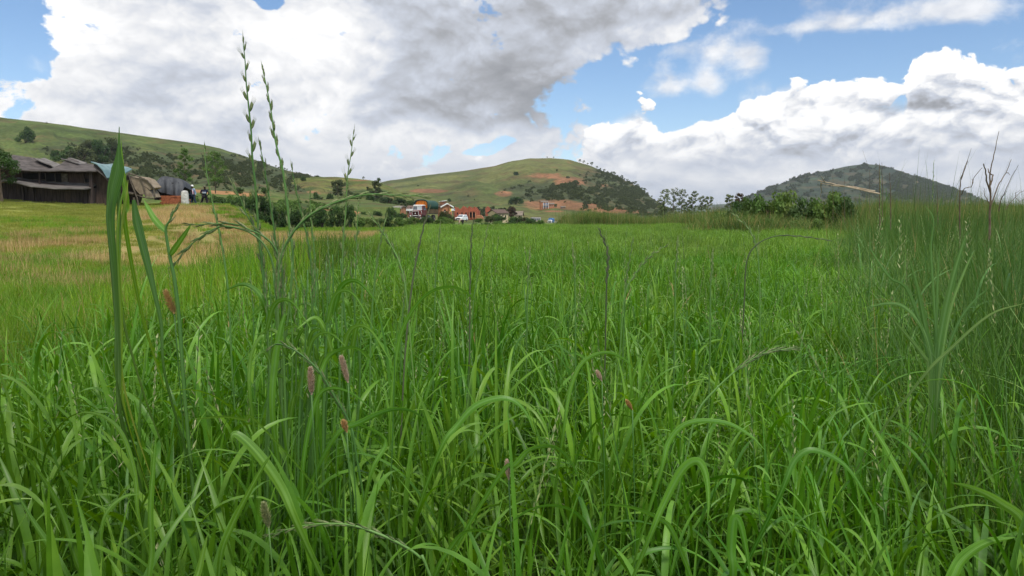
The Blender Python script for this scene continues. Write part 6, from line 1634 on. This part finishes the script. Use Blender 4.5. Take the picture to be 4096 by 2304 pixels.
grass_stalk('dark narrow seed stalk standing right in front of the truck', [(1715, 840), (1691, 920), (1667, 1031), (1652, 1118), (1630, 1300), (1610, 1600)], 1.7, (.0, .3), 10, .020, .0040, .08, dark=True, nfl=4, awn=.004)
grass_stalk('narrow seed stalk leaning right, left of the dark one below the truck', [(1544, 872), (1517, 991), (1501, 1102), (1485, 1300), (1480, 1600)], 1.7, (.0, .35), 10, .020, .0042, .10, nfl=4)
grass_stalk('ragged brownish seed head left of the tallest stalk', [(929, 737), (961, 793), (985, 856), (1025, 928), (1050, 1040), (1066, 1250), (1075, 1500)], 1.55, (.0, .62), 12, .026, .0052, .28, nfl=5, awn=.012)
grass_stalk('dark twisted seed head standing alone over the middle of the crop', [(2400, 927), (2420, 970), (2432, 1020), (2428, 1110), (2425, 1200), (2420, 1450)], 2.0, (.0, .42), 12, .020, .0060, .22, dark=True, nfl=4)
grass_stalk('thin dark seed stalk below the roofless red building', [(1892, 890), (1885, 960), (1881, 1080), (1880, 1160), (1878, 1400)], 2.1, (.0, .5), 11, .019, .0044, .14, dark=True, nfl=4)
grass_stalk('thin seed stalk leaning beside the white car', [(1950, 910), (1935, 990), (1915, 1080), (1895, 1200), (1880, 1400)], 2.2, (.0, .4), 10, .019, .0040, .12, nfl=4)
grass_stalk('green seed stalk with open spikelets right of the dark twisted head', [(2660, 985), (2600, 1025), (2545, 1090), (2500, 1180), (2480, 1400)], 2.2, (.0, .42), 11, .022, .0050, .3, nfl=4, awn=.006)
grass_stalk('upright green stalk left of the leaning one over the middle of the crop', [(2530, 965), (2520, 1030), (2505, 1120), (2498, 1250), (2490, 1450)], 2.3, (.0, .42), 11, .020, .0050, .2, nfl=4)
grass_stalk('pale seed head leaning left over the crop below the eucalyptus row', [(2925, 846), (2960, 880), (2995, 915), (3020, 970), (3035, 1060), (3040, 1250)], 2.6, (.0, .45), 11, .026, .0060, .2, nfl=4)
grass_stalk('long seed head arching right across the lower crop at the right of the middle', [(3170, 1395), (3060, 1410), (2960, 1470), (2860, 1560), (2790, 1650), (2750, 1800)], 1.5, (.0, .42), 14, .026, .0050, .2, nfl=5, awn=.008)
grass_stalk('thin dark seed head arching over the right of the crop', [(3310, 960), (3200, 945), (3100, 945), (3020, 985), (2985, 1060), (2975, 1250)], 2.4, (.0, .35), 9, .020, .0042, .15, dark=True, nfl=4)
grass_stalk('pale green seed head lying almost flat at the bottom of the picture', [(1085, 2140), (1180, 2110), (1290, 2095), (1400, 2100), (1500, 2130), (1600, 2175), (1680, 2230), (1720, 2304)], 1.02, (.0, .85), 22, .019, .0040, .22, nfl=5, awn=.005)
grass_stalk('knobbly pale seed head drooping left at the middle of the tall group', [(1085, 1390), (1110, 1375), (1160, 1390), (1220, 1430), (1280, 1490), (1340, 1590), (1400, 1700), (1430, 1850)], 1.22, (.0, .75), 18, .018, .0044, .22, nfl=4)
for i, (x0, y0, x1, y1, x2, y2) in enumerate(((1310, 960, 1318, 1100, 1322, 1500), (1455, 985, 1450, 1120, 1440, 1500), (1760, 900, 1745, 1060, 1735, 1400), (2120, 1000, 2112, 1120, 2106, 1420), (2290, 985, 2300, 1120, 2302, 1400),
                                             (2710, 960, 2702, 1100, 2698, 1380), (1160, 1010, 1190, 1200, 1200, 1600), (1000, 1100, 1015, 1300, 1020, 1700), (2850, 1010, 2842, 1150, 2840, 1400), (1620, 1120, 1608, 1300, 1600, 1650))):
    grass_stalk(nth('slim green seed stalk just above the crop', [1310, 1455, 1760, 2120, 2290, 2710, 1160, 1000, 2850, 1620], x0), [(x0, y0), ((x0 + x1) / 2 + 2, (y0 + y1) / 2), (x1, y1), (x2, y2)], 1.9 + .1 * (i % 4), (.0, .34), 10, .018, .0040, .14, nfl=3, group='slim stalks above the crop')

def blade(label, pts, Y, width, m_=None, tint=None, roll=.35, seed=1, group=None, prof=None, name='grass_plant', cat='grass plant'):
    w3 = [P(q_[0], q_[1], Y + (q_[2] if len(q_) > 2 else 0)) for q_ in pts]
    if w3[0].z > .08:
        d = (w3[0] - w3[1]).normalized(); L = min(w3[0].z * .9, .30)
        w3 = [w3[0] + Vector((d.x * L * .45, .14, -L)), w3[0] + Vector((d.x * L * .3, .06, -L * .5))] + w3
    if not prof: prof = lambda t: (min(1, .22 + 1.6 * t)) * (1 - t ** 3.0)
    f0 = w3[0].copy()
    o_ = ribbon(name, [q_ - f0 for q_ in w3], width, None, m_ or M_crop, roll, seed, prof, f0, tint)
    return tag(o_, label, cat, group)
# the big flat leaf on the left, from the ground up past the wooden building
M_bigleaf = leaf_mat('big_leaf', [(.045, .130, .018), (.080, .190, .026), (.16, .28, .06)], .5, .35, .3)
def bigprof(t): return float(np.interp(t, [0, .35, .55, .68, .76, .84, .90, .95, 1], [.35, .42, .58, .70, 1.0, .95, .45, .12, .02]))
blade('broad dark leaf standing upright in front of the wooden building', [(478, 1650), (474, 1480), (468, 1300), (458, 1150), (448, 1000), (440, 870), (450, 770), (468, 690), (474, 620), (477, 507)], 1.12, .0190, M_bigleaf, .3, .25, 2, prof=bigprof)
def hang(t): return float(np.interp(t, [0, .3, .5, .7, .85, 1], [.25, .3, .5, .9, 1.0, .35]))
blade('narrower leaf with a browned edge standing right of the broad dark one', [(660, 1500), (645, 1300), (620, 1182), (596, 1079), (566, 960), (545, 870), (535, 800)], 1.15, .0125, M_bigleaf, .15, .5, 3, prof=hang)
blade('strip of leaf tip rising beside the broad dark leaf', [(500, 900), (505, 830), (500, 760), (492, 700), (488, 640), (484, 560)], 1.16, .010, M_fine, .6, .3, 5)
for i, (pts, Y, wd, tn) in enumerate((([(490, 1600), (484, 1300), (474, 1100), (468, 950), (478, 830), (498, 740), (505, 690)], 1.13, .0085, .8), ([(470, 1550), (462, 1300), (452, 1120), (436, 960), (428, 860), (438, 790), (446, 730)], 1.11, .008, .3),
        ([(486, 1500), (480, 1200), (476, 980), (492, 860), (505, 790), (512, 720)], 1.15, .007, .95), ([(478, 1200), (476, 900), (476, 760), (478, 640), (476, 530)], 1.14, .006, .6))):
    blade(nth('narrow strand of leaf pressed against the broad upright one', [505, 446, 512, 476], pts[-1][0]), pts, Y, wd, M_bigleaf if i % 2 else M_fine, tn, .5, i, 'strands beside the broad upright leaf')
RS = [1062, 1078, 1092, 1106, 1118, 1130, 1142, 1155, 1168, 1180, 1192, 1204, 1216, 1230, 1243, 1256, 1270, 1286, 1305, 1330, 1362, 1404]
rs_ = random.Random(12)
for i, x in enumerate(RS):
    y0 = rs_.uniform(985, 1250); sl = rs_.uniform(-.07, .10); bx_ = x + rs_.uniform(-25, 25)
    lv = [([(x + 2, y0 + 190, 0), (x + rs_.choice([-1, 1]) * 45, y0 + 110, -.02), (x + rs_.choice([-1, 1]) * 90, y0 + 120, -.04), (x + rs_.choice([-1, 1]) * 120, y0 + 190, -.05)], rs_.uniform(.008, .013))]
    sg = rs_.choice([-1, 1]); yb = y0 + rs_.uniform(150, 420); ln = rs_.uniform(.5, 1.4); dr = rs_.uniform(-60, 130)
    lv = [([(x + 2, yb, 0), (x + sg * 30 * ln, yb - 95 * ln, -.02), (x + sg * 85 * ln, yb - 120 * ln + dr * .3, -.03 * sg), (x + sg * 150 * ln, yb - 70 * ln + dr, -.05 * sg)], rs_.uniform(.006, .011))]
    if i % 2: lv.append(([(x + 2, yb + 160, 0), (x - sg * 25 * ln, yb + 60, -.02), (x - sg * 60 * ln, yb + 10, -.03), (x - sg * 120 * ln, yb + 40 + dr * .5, -.05)], rs_.uniform(.006, .010)))
    grass_stalk(nth('leafy green stalk in the dense tuft below the tallest seed stalks', RS, x), [(x, y0), (x + sl * 200, y0 + 200), (bx_ + sl * 300, y0 + 450), (bx_, y0 + 800)], 1.35 + .035 * (i % 6), (0, .2), 0 if i % 3 else 6, .018, .004, .12, nfl=3, leaves=lv, r0=.0026, group='leafy stalks of the tall tuft', name='grass_stalk')
arc = [
    ('long pale arching leaf in the centre of the foreground', [(1760, 1800), (1830, 1700), (1900, 1625), (1990, 1592), (2060, 1605), (2110, 1660), (2135, 1730)], 1.12, .0150, .75),
    ('arching leaf left of the pale central arch', [(1480, 1900), (1540, 1760), (1400, 1690), (1330, 1700)], 1.15, .012, .6),
    ('long leaf sweeping left to right below the two foxtails', [(1330, 1760), (1440, 1690), (1560, 1640), (1660, 1650), (1720, 1720)], 1.14, .013, .7),
    ('wide leaf folded over near the bottom left of the tall group', [(1190, 2100), (1130, 1960), (1060, 1850), (990, 1770), (940, 1735), (925, 1760), (950, 1820)], .98, .021, .72),
    ('broad lance leaf crossing up to the right at lower left', [(880, 2250), (930, 2100), (990, 1980), (1050, 1870), (1090, 1810)], .95, .013, .5),
    ('wide pale leaf bent over at the lower right of the middle', [(2600, 2150), (2660, 2010), (2730, 1880), (2790, 1845), (2825, 1900), (2835, 2010), (2830, 2090)], .98, .020, .8),
    ('long flat leaf stretching right across the lower middle', [(2700, 2150), (2640, 2080), (2540, 2035), (2440, 2020), (2360, 2025)], 1.02, .014, .8),
    ('flat olive leaf reaching left across the lower middle', [(2400, 2250), (2330, 2080), (2230, 2025), (2120, 2040), (2030, 2100)], 1.0, .013, .65),
    ('broad leaf falling straight down at the bottom right of the middle', [(2930, 2330), (2925, 2200), (2935, 2080), (2960, 2095), (2985, 2200), (3005, 2330)], .92, .019, .8),
    ('arched leaf over the left foxtail', [(1270, 1600), (1300, 1450), (1360, 1400), (1430, 1395), (1490, 1450), (1530, 1560)], 1.3, .013, .6),
    ('high arching leaf reaching right below the truck', [(1560, 1700), (1590, 1400), (1640, 1260), (1720, 1170), (1820, 1150), (1900, 1200), (1950, 1260)], 1.4, .013, .75),
    ('curved leaf beside the knobbly seed head', [(1090, 1650), (1100, 1450), (1120, 1330), (1135, 1270), (1140, 1250)], 1.25, .018, .8),
    ('curling leaf hooked over at the left of the tall group', [(1000, 1600), (1000, 1450), (1020, 1380), (1045, 1345), (1055, 1355), (1040, 1400)], 1.3, .012, .75),
    ('pale horizontal leaf pointing left above the folded one', [(1030, 1690), (980, 1680), (900, 1668), (830, 1672), (770, 1680)], 1.1, .010, .8),
    ('long arched leaf at the centre right of the foreground', [(2250, 1750), (2280, 1560), (2330, 1450), (2420, 1410), (2500, 1440), (2550, 1500)], 1.35, .012, .7),
    ('arched leaf right of the central arch', [(2000, 1900), (2060, 1860), (2120, 1800), (2220, 1790), (2290, 1860), (2330, 1960)], 1.02, .013, .7),
    ('leaf arching right at the lower centre', [(1740, 2304), (1800, 2200), (1860, 2130), (1950, 2130), (2030, 2180), (2080, 2250)], .95, .014, .65),
    ('leaf arching left in front of the tall group stems', [(1210, 1900), (1250, 1650), (1300, 1560), (1400, 1570), (1500, 1650)], 1.2, .012, .5),
    ('sickle leaf over the crop at right of centre', [(2640, 1900), (2680, 1760), (2760, 1690), (2900, 1690), (3000, 1740), (3060, 1800)], 1.15, .013, .7),
    ('long leaf arching down towards the lower right', [(3120, 1980), (3180, 1840), (3260, 1800), (3380, 1860), (3470, 1990), (3520, 2100)], 1.1, .014, .5),
    ('stiff blade rising from the bottom edge at the left', [(600, 2400), (605, 2200), (600, 2050), (612, 1880), (625, 1730)], .80, .015, .55),
    ('yellowed blade leaning in at the bottom edge', [(740, 2420), (790, 2300), (815, 2200), (830, 2140)], .82, .012, .9),
    ('bright blade climbing out of the bottom left corner', [(300, 2350), (210, 2200), (130, 2080), (60, 1960)], 1.0, .013, .5),
    ('curved blade in the lower left meadow', [(560, 2100), (540, 1900), (490, 1740), (420, 1670), (340, 1650), (300, 1665)], 1.1, .010, .7),
    ('blade arching over the meadow at far left', [(330, 2304), (250, 2060), (160, 1900), (60, 1790), (-20, 1760)], 1.05, .015, .6),
    ('broad blade leaning right in the lower left', [(430, 2320), (400, 2180), (420, 2060), (490, 1990), (560, 1975)], 1.0, .014, .8),
]
for i, (lb, pts, Y, wd, tn) in enumerate(arc):
    blade(lb, pts, Y, wd * .72, None, tn * .7, .6, i)
# fanning clump of sedge on the right
cl = thing('sedge_clump', 'fanning clump of dark sedge blades in the tall grass at the right', 'sedge', P(3720, 1900, 1.75) * 1.0)
of_ = P(3720, 1900, 1.75)
M_sedge = leaf_mat('sedge', [(.045, .120, .020), (.080, .175, .032), (.17, .27, .07)], .5, .3, .3)
for i, (pts, wd) in enumerate((([(3745, 1500), (3770, 1300), (3810, 1120), (3845, 1000), (3868, 925)], .016), ([(3735, 1500), (3700, 1300), (3670, 1150), (3640, 1045)], .014), ([(3725, 1500), (3640, 1180), (3560, 1110), (3490, 1010), (3480, 970)], .008),
                               ([(3750, 1500), (3740, 1250), (3725, 1000), (3735, 880), (3700, 820)], .008), ([(3730, 1500), (3700, 1330), (3620, 1230), (3540, 1215), (3450, 1240)], .012), ([(3760, 1500), (3800, 1250), (3860, 1080), (3900, 1000)], .010),
                               ([(3720, 1500), (3690, 1420), (3600, 1310), (3520, 1220)], .010), ([(3765, 1500), (3830, 1300), (3900, 1200), (3960, 1150)], .008), ([(3740, 1500), (3745, 1300), (3752, 1100), (3760, 960)], .009))):
    ribbon('blade', [Vector((0, 0, 0))] + [P(x, y, 1.75) - of_ for x, y in pts], wd, cl, M_sedge, .4, i, tint=(.2 + .1 * i) % .9)
blade('long bright leaf slanting down from the tall grass at the lower right', [(3640, 2000), (3560, 1820), (3480, 1690), (3400, 1560)], 1.4, .012, None, .9, .3, 3)
blade('crossing leaf at the right edge leaning into the picture', [(3700, 1500), (3800, 1400), (3960, 1260), (4110, 1210)], 1.5, .011, M_sedge, .9, .3, 4)
blade('wide leaf curving out of the bottom right corner', [(3780, 2360), (3850, 2240), (3950, 2170), (4060, 2150)], .95, .022, None, .6, .4, 5)
blade('forked leaf pointing left near the right edge', [(4110, 2120), (4000, 2010), (3880, 1950), (3800, 1930)], 1.05, .016, None, .7, .3, 6)
# foxtails
def foxtail(label, top, bot, Y, wd, m_, foot):
    a, c = P(*top, Y), P(*bot, Y); f0 = P(foot[0], foot[1], Y); f0.z = 0
    o_ = thing('foxtail', label, 'seed head', f0)
    MB().tube(smooth_path([c - f0, (c - f0) * .6 + Vector((.01, 0, 0)), Vector((0, 0, 0))]), .0012, 5).build('stem', M_stem, o_, smooth=True)
    b = MB(); r = random.Random(len(label)); L = (a - c).length; ax = (a - c).normalized(); b.tube([c - f0, a - f0], [wd * .12, wd * .08], 6)
    s1 = ax.cross(Vector((0, 1, 0))).normalized(); s2 = ax.cross(s1)
    for k_ in range(700):
        t = r.random(); an = r.random() * 6.28; o2 = s1 * math.cos(an) + s2 * math.sin(an); rad_ = wd * r.uniform(.30, .68) * (math.sin(math.pi * (.08 + .86 * t)) ** .5)
        p = c + ax * L * t - f0; e = p + o2 * rad_ + ax * .006; q2 = p + o2 * rad_ * .5 + ax * .002
        w2 = o2.cross(ax) * .0007
        b.add([p, q2 + w2, e, q2 - w2], [(0, 1, 2, 3)])
    e_ = b.build('seed_head', m_, o_); set_tint(e_, 4, 3)
M_foxo = leaf_mat('foxtail_gold', [(.42, .29, .11), (.55, .38, .16), (.66, .50, .24)], .8, .1, .3)
foxtail('upright reddish foxtail head nearest the knobbly seed head', (1242, 1478), (1246, 1578), 1.15, .0135, M_fox, (1250, 2100))
foxtail('tilted reddish foxtail head right of the upright one', (1366, 1430), (1392, 1530), 1.2, .0125, M_fox, (1420, 2100))
foxtail('golden fluffy seed head at the left beside the jointed stalk', (662, 1165), (698, 1255), 1.42, .020, M_foxo, (720, 1900))
foxtail('small golden head low among the stems of the tall group', (1375, 1690), (1388, 1730), 1.1, .010, M_foxo, (1385, 2100))
foxtail('pink brown smartweed spike right of centre', (2390, 1490), (2408, 1525), 1.35, .009, M_fox, (2400, 2000))
foxtail('short brown spike in the lower middle of the crop', (2028, 1850), (2035, 1920), 1.02, .008, M_fox, (2040, 2304))
foxtail('small orange spike right of the pink brown one', (2510, 1608), (2530, 1640), 1.25, .008, M_foxo, (2520, 2000))
foxtail('drooping green brown panicle at the bottom left of the middle', (1055, 2020), (1075, 2110), .98, .013, M_ear, (1110, 2400))
# ------------------------------------------------------------------ haze
hz_m = bpy.data.materials.new('haze'); hz_m.use_nodes = True; hz_m.node_tree.nodes.clear()
n = NT(hz_m.node_tree); out = n.new('ShaderNodeOutputMaterial'); pv = n.new('ShaderNodeVolumePrincipled')
pv.inputs['Color'].default_value = (.80, .88, 1.0, 1); pv.inputs['Density'].default_value = .00010; pv.inputs['Anisotropy'].default_value = .1
n.link(pv.outputs[0], out.inputs['Volume'])
ho = MB().box(-9500, 9500, -9500, 9500, -8, 260).build('haze', hz_m)
tag(ho, kind='stuff')
